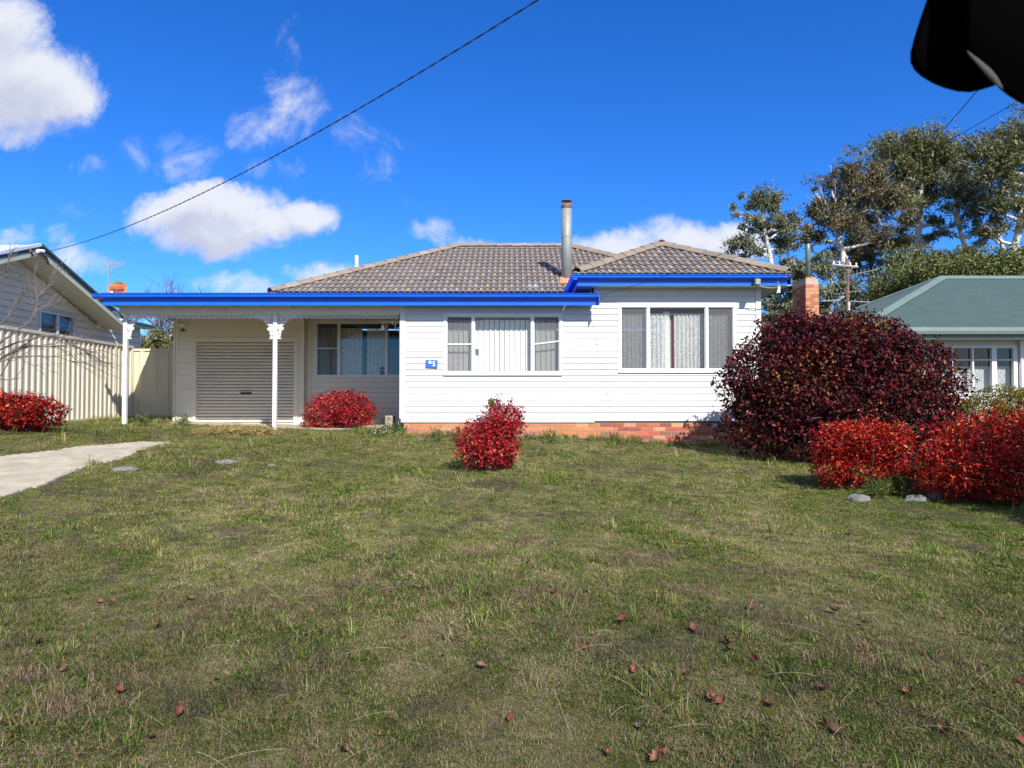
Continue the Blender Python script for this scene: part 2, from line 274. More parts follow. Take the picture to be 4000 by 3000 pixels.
# ---------------- mesh helpers ----------------
WL = {}
def wl(o): return WL.get(o.name, Vector((0, 0, 0))) if o is not None else Vector((0, 0, 0))
def tag(o, label=None, cat=None, group=None, kind=None):
    if label: o['label'] = label
    if cat: o['category'] = cat
    if group: o['group'] = group
    if kind: o['kind'] = kind
    return o
def thing(name, loc, label, cat, group=None):
    o = bpy.data.objects.new(name, None); COL.objects.link(o); o.location = loc; o.empty_display_size = .2
    WL[o.name] = Vector(loc); return tag(o, label, cat, group)
def link(name, me, loc, parent=None, rot=None, color=None):
    """object on mesh `me` with its origin at world `loc`"""
    o = bpy.data.objects.new(name, me); COL.objects.link(o); loc = Vector(loc)
    o.location = loc - wl(parent); WL[o.name] = loc
    if parent is not None: o.parent = parent
    if rot is not None: o.rotation_euler = rot
    if color is not None: o.color = (*color, 1)
    return o
class MB:
    def __init__(s): s.v = []; s.f = []
    def add(s, vs, fs):
        n = len(s.v); s.v += [tuple(v) for v in vs]; s.f += [tuple(i+n for i in f) for f in fs]; return s
    def box(s, x0, x1, y0, y1, z0, z1):
        v = [(x, y, z) for z in (z0, z1) for y in (y0, y1) for x in (x0, x1)]
        return s.add(v, [(0, 2, 3, 1), (4, 5, 7, 6), (0, 1, 5, 4), (2, 6, 7, 3), (0, 4, 6, 2), (1, 3, 7, 5)])
    def hexa(s, a): return s.add(a, [(0, 3, 2, 1), (4, 5, 6, 7), (0, 1, 5, 4), (1, 2, 6, 5), (2, 3, 7, 6), (3, 0, 4, 7)])
    def prism(s, prof, a, b, axis='x'):
        """closed profile extruded from a to b; prof = list of 2-D points"""
        n = len(prof)
        def P(u, p): return (u, p[0], p[1]) if axis == 'x' else ((p[0], u, p[1]) if axis == 'y' else (p[0], p[1], u))
        vs = [P(a, p) for p in prof]+[P(b, p) for p in prof]
        return s.add(vs, [(i, (i+1) % n, n+(i+1) % n, n+i) for i in range(n)]+[tuple(range(n))[::-1], tuple(range(n, 2*n))])
    def tube(s, pts, rad, seg=6, cap=True):
        pts = [Vector(p) for p in pts]; n = len(pts); rr = rad if isinstance(rad, (list, tuple)) else [rad]*n
        vs = []; up = Vector((.13, .2, 1)).normalized()
        for i, p in enumerate(pts):
            t = (pts[min(i+1, n-1)]-pts[max(i-1, 0)])
            t = t.normalized() if t.length > 1e-9 else Vector((0, 0, 1))
            a = t.cross(up)
            if a.length < .05: a = t.cross(Vector((1, 0, 0)))
            a.normalize(); b = t.cross(a)
            for k in range(seg):
                q = 2*math.pi*k/seg; vs.append(p+(a*math.cos(q)+b*math.sin(q))*rr[i])
        fs = [(i*seg+k, i*seg+(k+1) % seg, (i+1)*seg+(k+1) % seg, (i+1)*seg+k) for i in range(n-1) for k in range(seg)]
        if cap: fs += [tuple(range(seg))[::-1], tuple((n-1)*seg+k for k in range(seg))]
        return s.add(vs, fs)
    def lathe(s, prof, c, seg=20):
        """prof = (radius, z) list about a vertical axis through c"""
        n = len(prof); vs = [(c[0]+r*math.cos(2*math.pi*k/seg), c[1]+r*math.sin(2*math.pi*k/seg), c[2]+z) for r, z in prof for k in range(seg)]
        fs = [(i*seg+k, i*seg+(k+1) % seg, (i+1)*seg+(k+1) % seg, (i+1)*seg+k) for i in range(n-1) for k in range(seg)]
        fs += [tuple(range(seg))[::-1], tuple((n-1)*seg+k for k in range(seg))]
        return s.add(vs, fs)
    def mesh(s, name, m, origin=(0, 0, 0), smooth=False):
        me = bpy.data.meshes.new(name); o = Vector(origin); me.from_pydata([tuple(Vector(v)-o) for v in s.v], [], s.f)
        me.validate(); me.update()
        if m is not None: me.materials.append(m)
        if smooth: me.shade_smooth()
        return me
    def build(s, name, m, parent=None, smooth=False, loc=None):
        if loc is None:
            loc = tuple(np.mean(np.array(s.v), axis=0)) if parent is not None else (0, 0, 0)
        return link(name, s.mesh(name, m, loc, smooth), loc, parent)
def bevel(o, w=.004, seg=1):
    md = o.modifiers.new('b', 'BEVEL'); md.width = w; md.segments = seg; md.limit_method = 'ANGLE'; return o

# ---------------- terrain ----------------
TX = np.array([-60, -14, -9.2, -5, -2.3, .5, 3, 6, 12, 60.]); TY = np.array([-40, 0, 3, 6, 8, 10, 12.5, 15.3, 18, 30, 80.])
TZ = np.array([
 [-.6, -.3, -.3, -.3, -.3, -.3, -.3, -.3, -.3, -.6],
 [-.2, -.10, -.05, -.05, -.05, -.05, -.05, -.05, -.05, -.2],
 [.0, .06, .04, 0, 0, 0, 0, 0, 0, .0],
 [.4, .42, .38, .26, .20, .19, .19, .20, .2, .1],
 [.7, .68, .62, .45, .36, .34, .33, .33, .33, .2],
 [1., .95, .86, .63, .53, .50, .48, .46, .44, .3],
 [1.2, 1.16, 1.10, .85, .74, .69, .62, .56, .52, .4],
 [1.2, 1.2, 1.19, 1.04, .95, .93, .79, .68, .6, .45],
 [1.2, 1.2, 1.2, 1.07, 1.0, .96, .82, .7, .6, .4],
 [1.0, 1.2, 1.2, 1.1, 1.0, .96, .8, .7, .6, .3],
 [-1, -1, -1, -1, -1, -1, -1, -1, -1, -1]])
def _w(A, x):
    i = np.clip(np.searchsorted(A, x)-1, 0, len(A)-2); t = np.clip((x-A[i])/(A[i+1]-A[i]), 0, 1); return i, t
def zg(x, y):
    x = np.asarray(x, float); y = np.asarray(y, float); i, s = _w(TX, x); j, t = _w(TY, y)
    z = (TZ[j, i]*(1-s)+TZ[j, i+1]*s)*(1-t)+(TZ[j+1, i]*(1-s)+TZ[j+1, i+1]*s)*t
    return z+.012*np.sin(x*2.1+.7*y)*np.cos(y*1.7-.3*x)+.004*np.sin(x*5.3+1)*np.sin(y*4.4)
def Z(x, y): return float(zg(x, y))
def onground(px, py):
    x, y, z = pdir(px, py); t = 1.5
    while t < 60:
        if CAMZ+z*t < Z(x*t, y*t): break
        t += .02
    return Vector((x*t, y*t, Z(x*t, y*t)))
def axis(lo, hi, step, far0, far1):
    a = list(np.arange(lo, hi+1e-6, step)); k = step; x = lo
    L = []
    while x > far0: k *= 1.35; x -= k; L.append(x)
    k = step; x = hi; Rr = []
    while x < far1: k *= 1.35; x += k; Rr.append(x)
    return np.array(L[::-1]+a+Rr)
gx = axis(-15, 15, .2, -900, 900); gy = axis(-2, 19, .2, -300, 1600)
GXX, GYY = np.meshgrid(gx, gy); GZ = zg(GXX, GYY)
me = bpy.data.meshes.new('ground'); nx, ny = len(gx), len(gy)
idx = np.arange(nx*ny).reshape(ny, nx)
fa = np.stack([idx[:-1, :-1], idx[:-1, 1:], idx[1:, 1:], idx[1:, :-1]], -1).reshape(-1, 4)
me.from_pydata(np.stack([GXX, GYY, GZ], -1).reshape(-1, 3).tolist(), [], fa.tolist()); me.materials.append(M['soil']); me.shade_smooth()
tag(link('ground', me, (0, 0, 0)), kind='structure')

# ---------------- paths ----------------
far = [(-500, 1850), (0, 1790), (200, 1766), (330, 1747), (450, 1739), (560, 1730), (652, 1732)]
near = [(-500, 2150), (0, 1945), (150, 1900), (290, 1842), (400, 1812), (480, 1790), (560, 1757), (652, 1735)]
def poly_ground(pts):
    out = []
    for px, py in pts: p = onground(px, py); out.append((p.x, p.y))
    return out
DRIVE = [(-8.9, -3), (-8.7, 4.5)]+poly_ground(far)+poly_ground(near)[::-1]+[(-5.3, 3.2), (-5.6, -3)]
def inpoly(P, x, y):
    x = np.asarray(x); y = np.asarray(y); c = np.zeros(x.shape, bool); n = len(P)
    for i in range(n):
        x1, y1 = P[i]; x2, y2 = P[(i+1) % n]
        k = ((y1 > y) != (y2 > y)) & (x < (x2-x1)*(y-y1)/(y2-y1+1e-12)+x1); c ^= k
    return c
def patch(name, P, m, thick=.022, step=.045):
    bm = bmesh.new(); xs = [p[0] for p in P]; ys = [p[1] for p in P]
    vs = {}
    X = np.arange(min(xs)-step, max(xs)+step, step); Y = np.arange(min(ys)-step, max(ys)+step, step)
    for a in range(len(X)-1):
        for b in range(len(Y)-1):
            cx, cy = X[a]+step/2, Y[b]+step/2
            jx = .09*mnoise.noise(Vector((cx*2.3, cy*2.3, 0)))+.05*mnoise.noise(Vector((cx*7, cy*7, 3)))
            if inpoly(P, cx+jx, cy+jx):
                q = []
                for (i, j) in ((a, b), (a+1, b), (a+1, b+1), (a, b+1)):
                    if (i, j) not in vs: vs[(i, j)] = bm.verts.new((X[i], Y[j], Z(X[i], Y[j])+thick))
                    q.append(vs[(i, j)])
                bm.faces.new(q)
    e = bmesh.ops.extrude_face_region(bm, geom=bm.faces[:])
    for v in e['geom']:
        if isinstance(v, bmesh.types.BMVert): v.co.z += 0
    for v in vs.values(): v.co.z -= .08
    bmesh.ops.recalc_face_normals(bm, faces=bm.faces[:])
    me = bpy.data.meshes.new(name); bm.to_mesh(me); bm.free(); me.materials.append(m); return link(name, me, (0, 0, 0))
tag(patch('driveway', DRIVE, M['conc']), kind='structure')
APRON = [(-7.6, 16.55), (-6.3, 16.3), (-2.9, 16.05), (-2.9, 17.6), (-7.6, 17.6)]
tag(patch('path', APRON, M['conc'], .03), kind='structure')
# ---------------- the weatherboard house ----------------
DW, DR, DG, DF = 15.3, 17.7, 17.5, 14.85          # front wall, recessed wall, garage wall, gutter face
zp = lambda py, d: at(2000, py, d).z
xp = lambda px, d: at(px, 1576, d).x
HOUSE = thing('weatherboard_house', (0, 17, .95), 'white weatherboard house with blue gutters, grey tiled roof and a carport', 'house')
RB = RNG
def wallbox(parent, x0, x1, y0, y1, z0, z1, m='iwall', openings=()):
    """wall with rectangular openings, as butted boxes"""
    mb = MB(); xs = sorted({x0, x1, *[o[0] for o in openings], *[o[1] for o in openings]})
    for a, b in zip(xs, xs[1:]):
        cur = z0
        for o in sorted([o for o in openings if o[0] <= a+1e-6 and o[1] >= b-1e-6], key=lambda o: o[2]):
            if o[2] > cur: mb.box(a, b, y0, y1, cur, o[2])
            cur = o[3]
        if cur < z1: mb.box(a, b, y0, y1, cur, z1)
    return mb.build('wall', M[m], parent)
BM = {}
def board(parent, x0, x1, y, z0, z1, m, full=True, name='weatherboard', jig=.0015):
    L = round(x1-x0, 3); h = round(z1-z0, 3); key = (L, h, m)
    if key not in BM:
        b = MB().prism([(0, 0), (-.024, 0), (-.024, .006), (-.010, h), (0, h)], 0, L); BM[key] = b.mesh(name, M[m])
    return link(name, BM[key], (x0, y-random.random()*jig, z0), parent)
def boards(parent, x0, x1, y, z0, z1, pitch, openings=(), m='white', ztop=None):
    z = z0
    while z < z1-.01:
        t = min(z+pitch-(.006 if m == 'cream' else .0025), z1); cuts = [(x0, x1, z, t)]
        for o in openings:
            nw = []
            for (a, b, lo, hi) in cuts:
                if o[1] <= a or o[0] >= b or o[3] <= lo or o[2] >= hi: nw.append((a, b, lo, hi)); continue
                if o[0] > a: nw.append((a, o[0], lo, hi))
                if o[1] < b: nw.append((o[1], b, lo, hi))
                if o[2] > lo+.01: nw.append((max(a, o[0]), min(b, o[1]), lo, o[2]))
                if o[3] < hi-.01: nw.append((max(a, o[0]), min(b, o[1]), o[3], hi))
            cuts = nw
        for (a, b, lo, hi) in cuts:
            if b-a > .02 and hi-lo > .008: board(parent, a, b, y, lo, hi, m)
        z += pitch
# window openings (outer frame)
W2 = (xp(1738, DW), xp(2192, DW), zp(1459, DW), zp(1229, DW))
W3 = (xp(2420, DW), xp(2872, DW), zp(1449, DW), zp(1194, DW))
W1 = (xp(1231, DR), -2.47, zp(1472, DR), zp(1257, DR))
GD = (-7.48, -5.16, 1.02, 3.06)
XL, XJ, XR = -2.31, 1.70, 5.14
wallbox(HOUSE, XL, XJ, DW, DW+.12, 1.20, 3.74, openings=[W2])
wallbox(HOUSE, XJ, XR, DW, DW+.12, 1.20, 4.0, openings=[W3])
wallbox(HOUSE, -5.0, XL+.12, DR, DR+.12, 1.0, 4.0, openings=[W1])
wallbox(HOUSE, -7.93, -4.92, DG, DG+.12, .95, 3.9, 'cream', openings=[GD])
for (a, b, c, d_, e, f) in ((XL, XL+.12, DW+.122, DR+3, 1.0, 3.74), (-7.93, -7.81, DG+.122, 24, .9, 3.75), (-5.2, -5.08, DG+.122, 25.4, .9, 4.1), (XR-.12, XR, DW+.122, 25.4, .6, 4.12), (-7.81, XR-.12, 25.28, 25.4, .9, 4.1)  ):
    MB().box(a, b, c, d_, e, f).build('wall', M['cream'] if a < -7.8 and b < -7 else M['iwall'], HOUSE)
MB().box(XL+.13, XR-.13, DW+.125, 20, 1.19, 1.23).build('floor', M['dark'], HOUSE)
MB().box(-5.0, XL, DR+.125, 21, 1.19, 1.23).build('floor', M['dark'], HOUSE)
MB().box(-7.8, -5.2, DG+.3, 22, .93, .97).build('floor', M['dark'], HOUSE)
# cladding
ZB = 1.208; PB = .1266
boards(HOUSE, XL+.10, XR-.09, DW, ZB+.085, 4.0, PB, [(XL, XJ, 3.74, 5), (W2[0]-.03, W2[1]+.03, W2[2]-.04, W2[3]+.03), (W3[0]-.03, W3[1]+.03, W3[2]-.04, W3[3]+.03)])
boards(HOUSE, -4.80, XL-.01, DR, 1.10, 3.95, PB, [(W1[0]-.03, W1[1]+.2, W1[2]-.03, W1[3]+.03)], 'cream')
boards(HOUSE, GD[1]+.09, -5.0, DG, 1.12, 3.3, .152, [], 'cream')
boards(HOUSE, -7.90, GD[0]-.09, DG, 1.02, 3.1, .31, [], 'cream')
for (x0, x1, y0, y1, z0, z1, m) in ((XL-.012, XL+.10, DW-.034, DW, ZB+.078, 3.74, 'trim'), (XR-.09, XR+.015, DW-.036, DW, ZB+.03, 4.0, 'trim'), (-4.99, -4.80, DR-.034, DR-.001, 1.12, 3.9, 'cream'),
        (-5.0, -4.92, DG-.02, DG-.001, 1.12, 3.6, 'cream'), (-7.95, -7.90, DG-.03, DG-.001, .98, 3.75, 'cream')):
    MB().box(x0, x1, y0, y1, z0, z1).build('corner_board', M[m], HOUSE)
MB().box(XL+.02, XJ, DW-.034, DW, ZB, ZB+.078).build('baseboard', M['trim'], HOUSE)
MB().box(XJ+.004, XR, DW-.026, DW, ZB+.03, ZB+.084).build('baseboard', M['trim'], HOUSE)
MB().box(-5.19+.02, -4.90, DG-.045, DG-.002, 1.0, 1.11).build('sunlit_block', M['trim'], HOUSE)  # white boxes stand in for wall patches the sun reaches under the roof
MB().box(-4.99, -4.86, DR-.06, DR-.036, 1.10, 1.24).build('sunlit_block', M['trim'], HOUSE)
MB().box(-3.30, -3.10, DR-.06, DR-.026, 1.13, 1.24).build('sunlit_block', M['trim'], HOUSE)
MB().box(-4.99, XL, DR-.02, DR+.1, .85, 1.09).build('plinth', M['dark'], HOUSE)
# roller door with its slats
gd = MB().box(GD[0], GD[1], DG+.05, DG+.06, GD[2]+.02, GD[3]).build('garage_door', M['door'], HOUSE)
sp = [(.05, 0)] + [(0.05-.018*math.sin(math.pi*min(1, t/.8)), t*.076) for t in (.08, .25, .42, .6, .8)] + [(.05, .076)]
slm = MB().prism(sp, 0, GD[1]-GD[0]).mesh('slat', M['door'])
for i in range(26):
    link('slat', slm, (GD[0], DG, GD[2]+.05+i*.0762), gd)
MB().box(-6.42, -6.17, DG-.02, DG+.02, 1.83, 1.86).build('handle', M['black'], gd)
MB().box(GD[0], GD[1], DG+.012, DG+.045, GD[2], GD[2]+.048).build('bottom_rail', M['door'], gd)
for (a, b, c, d_) in ((GD[0]-.09, GD[0], GD[2], GD[3]+.09), (GD[1], GD[1]+.09, GD[2]+.08, GD[3]+.09), (GD[0]+.001, GD[1]-.001, GD[3]+.001, GD[3]+.09)):
    MB().box(a, b, DG-.03, DG-.002, c, d_).build('door_frame', M['cream'], HOUSE)
# plinth: mortar bed and single bricks
def brickcol(kind):
    r = random.random()
    if kind == 'orange': c = (.50, .195, .085) if r < .7 else ((.55, .25, .12) if r < .9 else (.36, .15, .10))
    else: c = [(.42, .10, .055), (.50, .19, .10), (.30, .085, .06), (.56, .27, .15), (.26, .13, .09), (.46, .13, .07)][int(r*6)]
    k = .86+.2*random.random(); return tuple(x*k for x in c)
MB().box(XL+.07, XR-.02, DW-.003, DW+.10, .45, ZB-.012).build('plinth', M['mortar'], HOUSE)
MB().box(XL+.03, XR, DW-.006, DW+.02, ZB-.012, ZB-.001).build('damp_course', M['black'], HOUSE)
bmesh_b = {}
def brickmesh(w):
    w = round(w, 3)
    if w not in bmesh_b: bmesh_b[w] = MB().box(0, w, 0, .05, 0, .074).mesh('brick', M['brick'])
    return bmesh_b[w]
for r in range(7):
    z = ZB-.012-.086*(r+1)+.006; x = XL+.07+(0 if r % 2 else -.12)
    while x < XR-.05:
        a, b = max(x, XL+.07), min(x+.236, XR-.02); k = 'orange' if x < XJ-.1 else 'red'
        if Z((a+b)/2, DW) < z+.09 and b-a > .05:
            if 3.83 < a < 4.2 and r == 0 and k == 'red': pass
            else: link('brick', brickmesh(b-a), (a, DW-.009-random.random()*.003, z+(0 if k == 'orange' else .0)), HOUSE, color=brickcol(k))
        x += .246
vt = MB(); vx = 3.86
vt.box(vx, vx+.26, DW-.006, DW+.0, ZB-.09, ZB-.02)
vb = vt.build('air_vent', M['black'], HOUSE)
for k in range(3): MB().box(vx, vx+.26, DW-.014, DW-.007, ZB-.088+k*.025, ZB-.075+k*.025).build('vent_bar', M['brick'], vb).color = (.36, .12, .08, 1)

# windows
def window(parent, o, y, mull, trans=(), screens=(), arch='trim', fm='alu', wname='window'):
    """outer frame with sashes; o=(x0,x1,z0,z1); mull = centre x of mullions; trans=(pane, z_left, z_right)"""
    x0, x1, z0, z1 = o; f = .035; yo = y-.03; mb = MB()
    mb.box(x0, x1, yo, y+.06, z0, z0+f).box(x0, x1, yo, y+.06, z1-f, z1).box(x0, x0+f, yo, y+.06, z0+f, z1-f).box(x1-f, x1, yo, y+.06, z0+f, z1-f)
    w = mb.build(wname, M[fm], parent)
    a = MB(); t = .028; a.box(x0-t, x1+t, y-.036, y-.004, z1+.001, z1+t).box(x0-t, x1+t, y-.05, y-.004, z0-t-.012, z0-.001).box(x0-t, x0-.001, y-.036, y-.004, z0, z1).box(x1+.001, x1+t, y-.036, y-.004, z0, z1)
    a.build('architrave', M[arch], w)
    xs = [x0+f]+list(mull)+[x1-f]
    for m_ in mull: MB().box(m_-.024, m_+.024, yo+.004, y+.05, z0+f, z1-f).build('mullion', M[fm], w)
    for i in range(len(xs)-1):
        a0 = xs[i]+(.024 if i else 0); a1 = xs[i+1]-(.024 if i < len(xs)-2 else 0)
        MB().box(a0, a1, y+.022, y+.027, z0+f, z1-f).build('pane', M['glass'], w)
        s = MB(); q = .016; ys, ye = y-.005, y+.018
        s.box(a0, a1, ys, ye, z0+f, z0+f+q).box(a0, a1, ys, ye, z1-f-q, z1-f).box(a0, a0+q, ys, ye, z0+f+q, z1-f-q).box(a1-q, a1, ys, ye, z0+f+q, z1-f-q)
        s.build('sash', M[fm], w)
        if i in screens: MB().box(a0+q, a1-q, y+.004, y+.005, z0+f+q, z1-f-q).build('flyscreen', M['screen'], w)
        for (pi, za, zb) in trans:
            if pi == i: MB().hexa([(a0, y-.018, za), (a1, y-.018, zb), (a1, y-.006, zb), (a0, y-.006, za), (a0, y-.018, za+.026), (a1, y-.018, zb+.026), (a1, y-.006, zb+.026), (a0, y-.006, za+.026)]).build('transom', M['trim'], w)
    return w
window(HOUSE, W2, DW, [xp(1848, DW), xp(2080, DW)], [(0, zp(1347, DW), zp(1347, DW)), (2, zp(1347, DW), zp(1335, DW))], (0, 2))
window(HOUSE, W3, DW, [xp(2533, DW), xp(2762, DW)], (), (0, 2), fm='trim')
window(HOUSE, W1, DR, [xp(1323, DR), xp(1509, DR)], [(0, zp(1363, DR), zp(1363, DR))], (0,), 'cream')
# vertical blinds behind the middle window
VB = thing('vertical_blind', ((W2[0]+W2[1])/2, DW+.16, W2[3]), 'off white vertical blind drawn across the middle front window', 'blind')
MB().box(W2[0]+.03, W2[1]-.03, DW+.14, DW+.19, W2[3]-.05, W2[3]-.02).build('headrail', M['trim'], VB)
bl = MB().hexa([(-.048, -.012, 0), (.048, .012, 0), (.048, .014, 0), (-.048, -.010, 0), (-.048, -.012, 1.07), (.048, .012, 1.07), (.048, .014, 1.07), (-.048, -.010, 1.07)]).mesh('slat', M['blind'])
x = W2[0]+.10
while x < W2[1]-.05:
    link('slat', bl, (x, DW+.165, W2[2]+.06+random.uniform(-.005, .005)), VB, rot=(0, 0, random.uniform(-.06, .06))); x += .108
MB().box(xp(1854, DW), xp(1879, DW), DW+.012, DW+.016, zp(1360, DW), zp(1334, DW)).build('paper_note', M['paper'])
tag(bpy.data.objects['paper_note'], 'small white paper note stuck inside the glass beside the vertical blind', 'note')
# lace curtains
def curtain(name, x0, x1, y, z0, z1, m, parent=None, amp=.022, wl_=.085, seed=0):
    n = int((x1-x0)/.012)+2; vs = []; rnd = random.Random(seed); ph = rnd.random()*6
    for j, z in enumerate(np.linspace(z0, z1, 6)):
        for i in range(n):
            x = x0+(x1-x0)*i/(n-1); k = 1-.35*j/5
            vs.append((x, y+k*amp*math.sin(x/wl_*6.28+ph+.9*math.sin(x*3.1+ph))+.4*amp*math.sin(x/wl_*14+j*.3), z))
    fs = [(j*n+i, j*n+i+1, (j+1)*n+i+1, (j+1)*n+i) for j in range(5) for i in range(n-1)]
    mb = MB().add(vs, fs); return mb.build(name, m, parent, smooth=True)
c = thing('lace_curtain', (3.4, DW+.15, W3[3]), 'white lace curtain gathered behind the large right front window', 'curtain')
curtain('curtain_panel', W3[0]+.04, xp(2622, DW), DW+.13, W3[2]+.03, W3[3]-.16, M['lace'], c, seed=1)
curtain('curtain_panel', xp(2640, DW), W3[1]-.05, DW+.14, W3[2]+.03, W3[3]-.16, M['lace'], c, seed=2)
curtain('curtain_lining', xp(2600, DW), xp(2626, DW), DW+.20, W3[2]+.03, W3[3]-.10, M['blind'], c, seed=3)
curtain('curtain_stripe', xp(2637, DW), xp(2641, DW), DW+.21, W3[2]+.03, W3[3]-.14, M['cloth_red'], c, amp=.01, seed=4)
curtain('curtain_stripe', xp(2624, DW), xp(2634, DW), DW+.23, W3[2]+.03, W3[3]-.14, M['cloth_tan'], c, amp=.01, seed=5)
MB().box(W3[0]+.02, W3[1]-.02, DW+.12, DW+.135, W3[3]-.165, W3[3]-.15).build('curtain_rod', M['trim'], c)
c = thing('lace_curtain', (-3.8, DR+.15, W1[3]), 'cream lace curtain with a dark gap behind the shaded porch window', 'curtain')
curtain('curtain_panel', W1[0]+.04, xp(1410, DR), DR+.13, W1[2]+.03, W1[3]-.14, M['lace2'], c, seed=6)
curtain('curtain_panel', xp(1428, DR), xp(1502, DR), DR+.14, W1[2]+.03, W1[3]-.14, M['lace2'], c, seed=7)
st = thing('window_sticker', at(1495, 1450, DR), 'small navy security sticker low on the shaded porch window', 'sticker')
p0, p1 = xp(1485, DR), xp(1505, DR); MB().box(p0, p1, DR+.016, DR+.020, zp(1464, DR), zp(1435, DR)).build('backing', M['sticker'], st)
for k, zz in enumerate((1441, 1448, 1456)): MB().box(p0+.015, p1-.015, DR+.0145, DR+.0155, zp(zz+2.2, DR), zp(zz, DR)).build('print_bar', M['paper'], st)

# number plate
sgn = thing('house_number_sign', at(1686, 1421, DW-.05), 'small blue sign with white 95 on the white weatherboards', 'sign')
p = MB().box(-.122, .122, 0, .012, -.080, .080).mesh('plate', M['signblue']); o = link('plate', p, at(1686, 1421, DW-.05), sgn, rot=(0, R(2.5), 0))
def textobj(txt, size, loc, parent, m, rot, name='digit', ext=.002):
    c = bpy.data.curves.new(name, 'FONT'); c.body = txt; c.size = size; c.extrude = ext; c.align_x = 'CENTER'; c.align_y = 'CENTER'; c.offset = .0015
    tmp = bpy.data.objects.new('tmp', c); COL.objects.link(tmp); dg = bpy.context.evaluated_depsgraph_get(); me = bpy.data.meshes.new_from_object(tmp.evaluated_get(dg)); bpy.data.objects.remove(tmp); me.materials.clear(); me.materials.append(m); o = bpy.data.objects.new(name, me); COL.objects.link(o); o.location = Vector(loc)-wl(parent); o.rotation_euler = rot; o.parent = parent; return o
b0 = at(1686, 1421, DW-.05)
textobj('9', .14, b0+Vector((-.034, -.010, .006)), sgn, M['paper'], (math.pi/2, R(2.5), 0))
textobj('5', .14, b0+Vector((.046, -.010, -.006)), sgn, M['paper'], (math.pi/2, R(2.5), 0))

# ---- roof ----
T = .475; TH = math.atan(T); ZE = 4.2
DE = 17.3; DRG = 21.4; ZR = ZE+T*(DRG-DE)          # main eave and ridge
EL, ER, RL, RR_ = -5.69, 5.79, -1.59, 1.69          # eave and ridge ends
PL, PR, PF = 1.21, 5.70, 14.85                     # projecting wing
PM = (PL+PR)/2; PD = PF+(PR-PL)/2; PZ = ZE+T*(PR-PL)/2
dz = -.035
rf = MB()
rf.add([(EL, DE, ZE+dz), (ER, DE, ZE+dz), (RR_, DRG, ZR+dz), (RL, DRG, ZR+dz), (EL, 25.5, ZE+dz), (ER, 25.5, ZE+dz)], [(0, 1, 2, 3), (0, 3, 4), (1, 5, 2), (3, 2, 5, 4)])
back = PD+ (ZR-PZ)/T*0 + 4.0
rf.add([(PL, PF, ZE+dz), (PR, PF, ZE+dz), (PM, PD, PZ+dz), (PM, DE+(PZ-ZE)/T, PZ+dz), (PL, DE+.02, ZE+dz), (PR, DE+.02, ZE+dz)], [(0, 1, 2), (0, 2, 3, 4), (1, 5, 3, 2)])
RM = rf.build('roof_deck', M['mortar_dk'], HOUSE)
# tile mesh, local: x across (.288), y up the slope (.33 + lap), z normal; two rolls and a pan
TWD, TG = .288, .326
def tilemesh():
    prof = [(0, 0), (.018, .002), (.034, .024), (.096, .024), (.112, .002), (.160, .002), (.176, .024), (.240, .024), (.258, .002), (.286, 0)]
    colr = ['v', 'v', 'g', 'v', 'v', 'v', 't', 'v', 'v']
    cc = {'g': (.180, .180, .190), 't': (.285, .225, .155), 'v': (.150, .120, .105)}
    vs = []; fs = []; cs = []
    n = len(prof)
    for yv, zo in ((-.012, .020), (TG+.02, .0)):
        for (x, z) in prof: vs.append((x, yv, z+zo))
    for i in range(n-1): fs.append((i, i+1, n+i+1, n+i)); cs.append(cc[colr[i]])
    k = len(vs)
    for (x, z) in prof: vs.append((x, -.006, z-.012))
    for i in range(n-1): fs.append((k+i, k+i+1, i+1, i)); cs.append((.05, .042, .04))
    fs.append((n-1, k+n-1, 2*n-1)); cs.append((.14, .12, .11)); fs.append((0, n, k)); cs.append((.14, .12, .11))
    me = bpy.data.meshes.new('roof_tile'); me.from_pydata(vs, [], fs); me.update(); me.materials.append(M['tile'])
    at_ = me.color_attributes.new('tint', 'FLOAT_COLOR', 'CORNER')
    for p, c in zip(me.polygons, cs):
        for li in p.loop_indices: at_.data[li].color = (*c, 1)
    return me
TMESH = tilemesh()
tiles = []
def laytiles(p0, L, hipL, hipR, rows, offs):
    """p0: left eave corner; L eave length; hip run per metre up the plan on each side"""
    rotm = Matrix.Rotation(TH, 4, 'X')
    for r in range(rows):
        s = r*TG; run = s*math.cos(TH); xl = hipL*run; xr = L-hipR*run
        run2 = (s+TG)*math.cos(TH)
        x = -TWD + (0 if (r+offs) % 2 else TWD/2)
        while x < L+TWD:
            x2 = x+TWD
            if x2 > hipL*run and x < L-hipR*run:
                cl = x < hipL*run2; cr = x2 > L-hipR*run2
                tiles.append((p0[0]+x, p0[1]+s*math.cos(TH)-.0, p0[2]+s*math.sin(TH), cl, cr, p0, L, hipL, hipR))
            x += TWD
laytiles((EL, DE, ZE), ER-EL, 1, 1, 14, 0)
laytiles((PL, PF, ZE), PR-PL, 1, 1, 8, 1)
def cliptile(t, bmx):
    """trim a tile at the hips of its slope, in its own local frame"""
    x0, y0, z0, cl, cr, p0, L, hl, hr = t; c = math.cos(TH)
    for side in (0, 1):
        if side == 0 and not cl or side == 1 and not cr: continue
        # local plane: left hip passes world x = p0.x + (y-p0.y); local y runs c per unit
        if side == 0: co = Vector((p0[0]+(y0-p0[1])-x0, 0, 0)); no = Vector((-1, c, 0)).normalized()
        else: co = Vector((p0[0]+L-(y0-p0[1])-x0, 0, 0)); no = Vector((1, c, 0)).normalized()
        bmesh.ops.bisect_plane(bmx, geom=bmx.verts[:]+bmx.edges[:]+bmx.faces[:], plane_co=co, plane_no=no, clear_outer=True)
vis = []
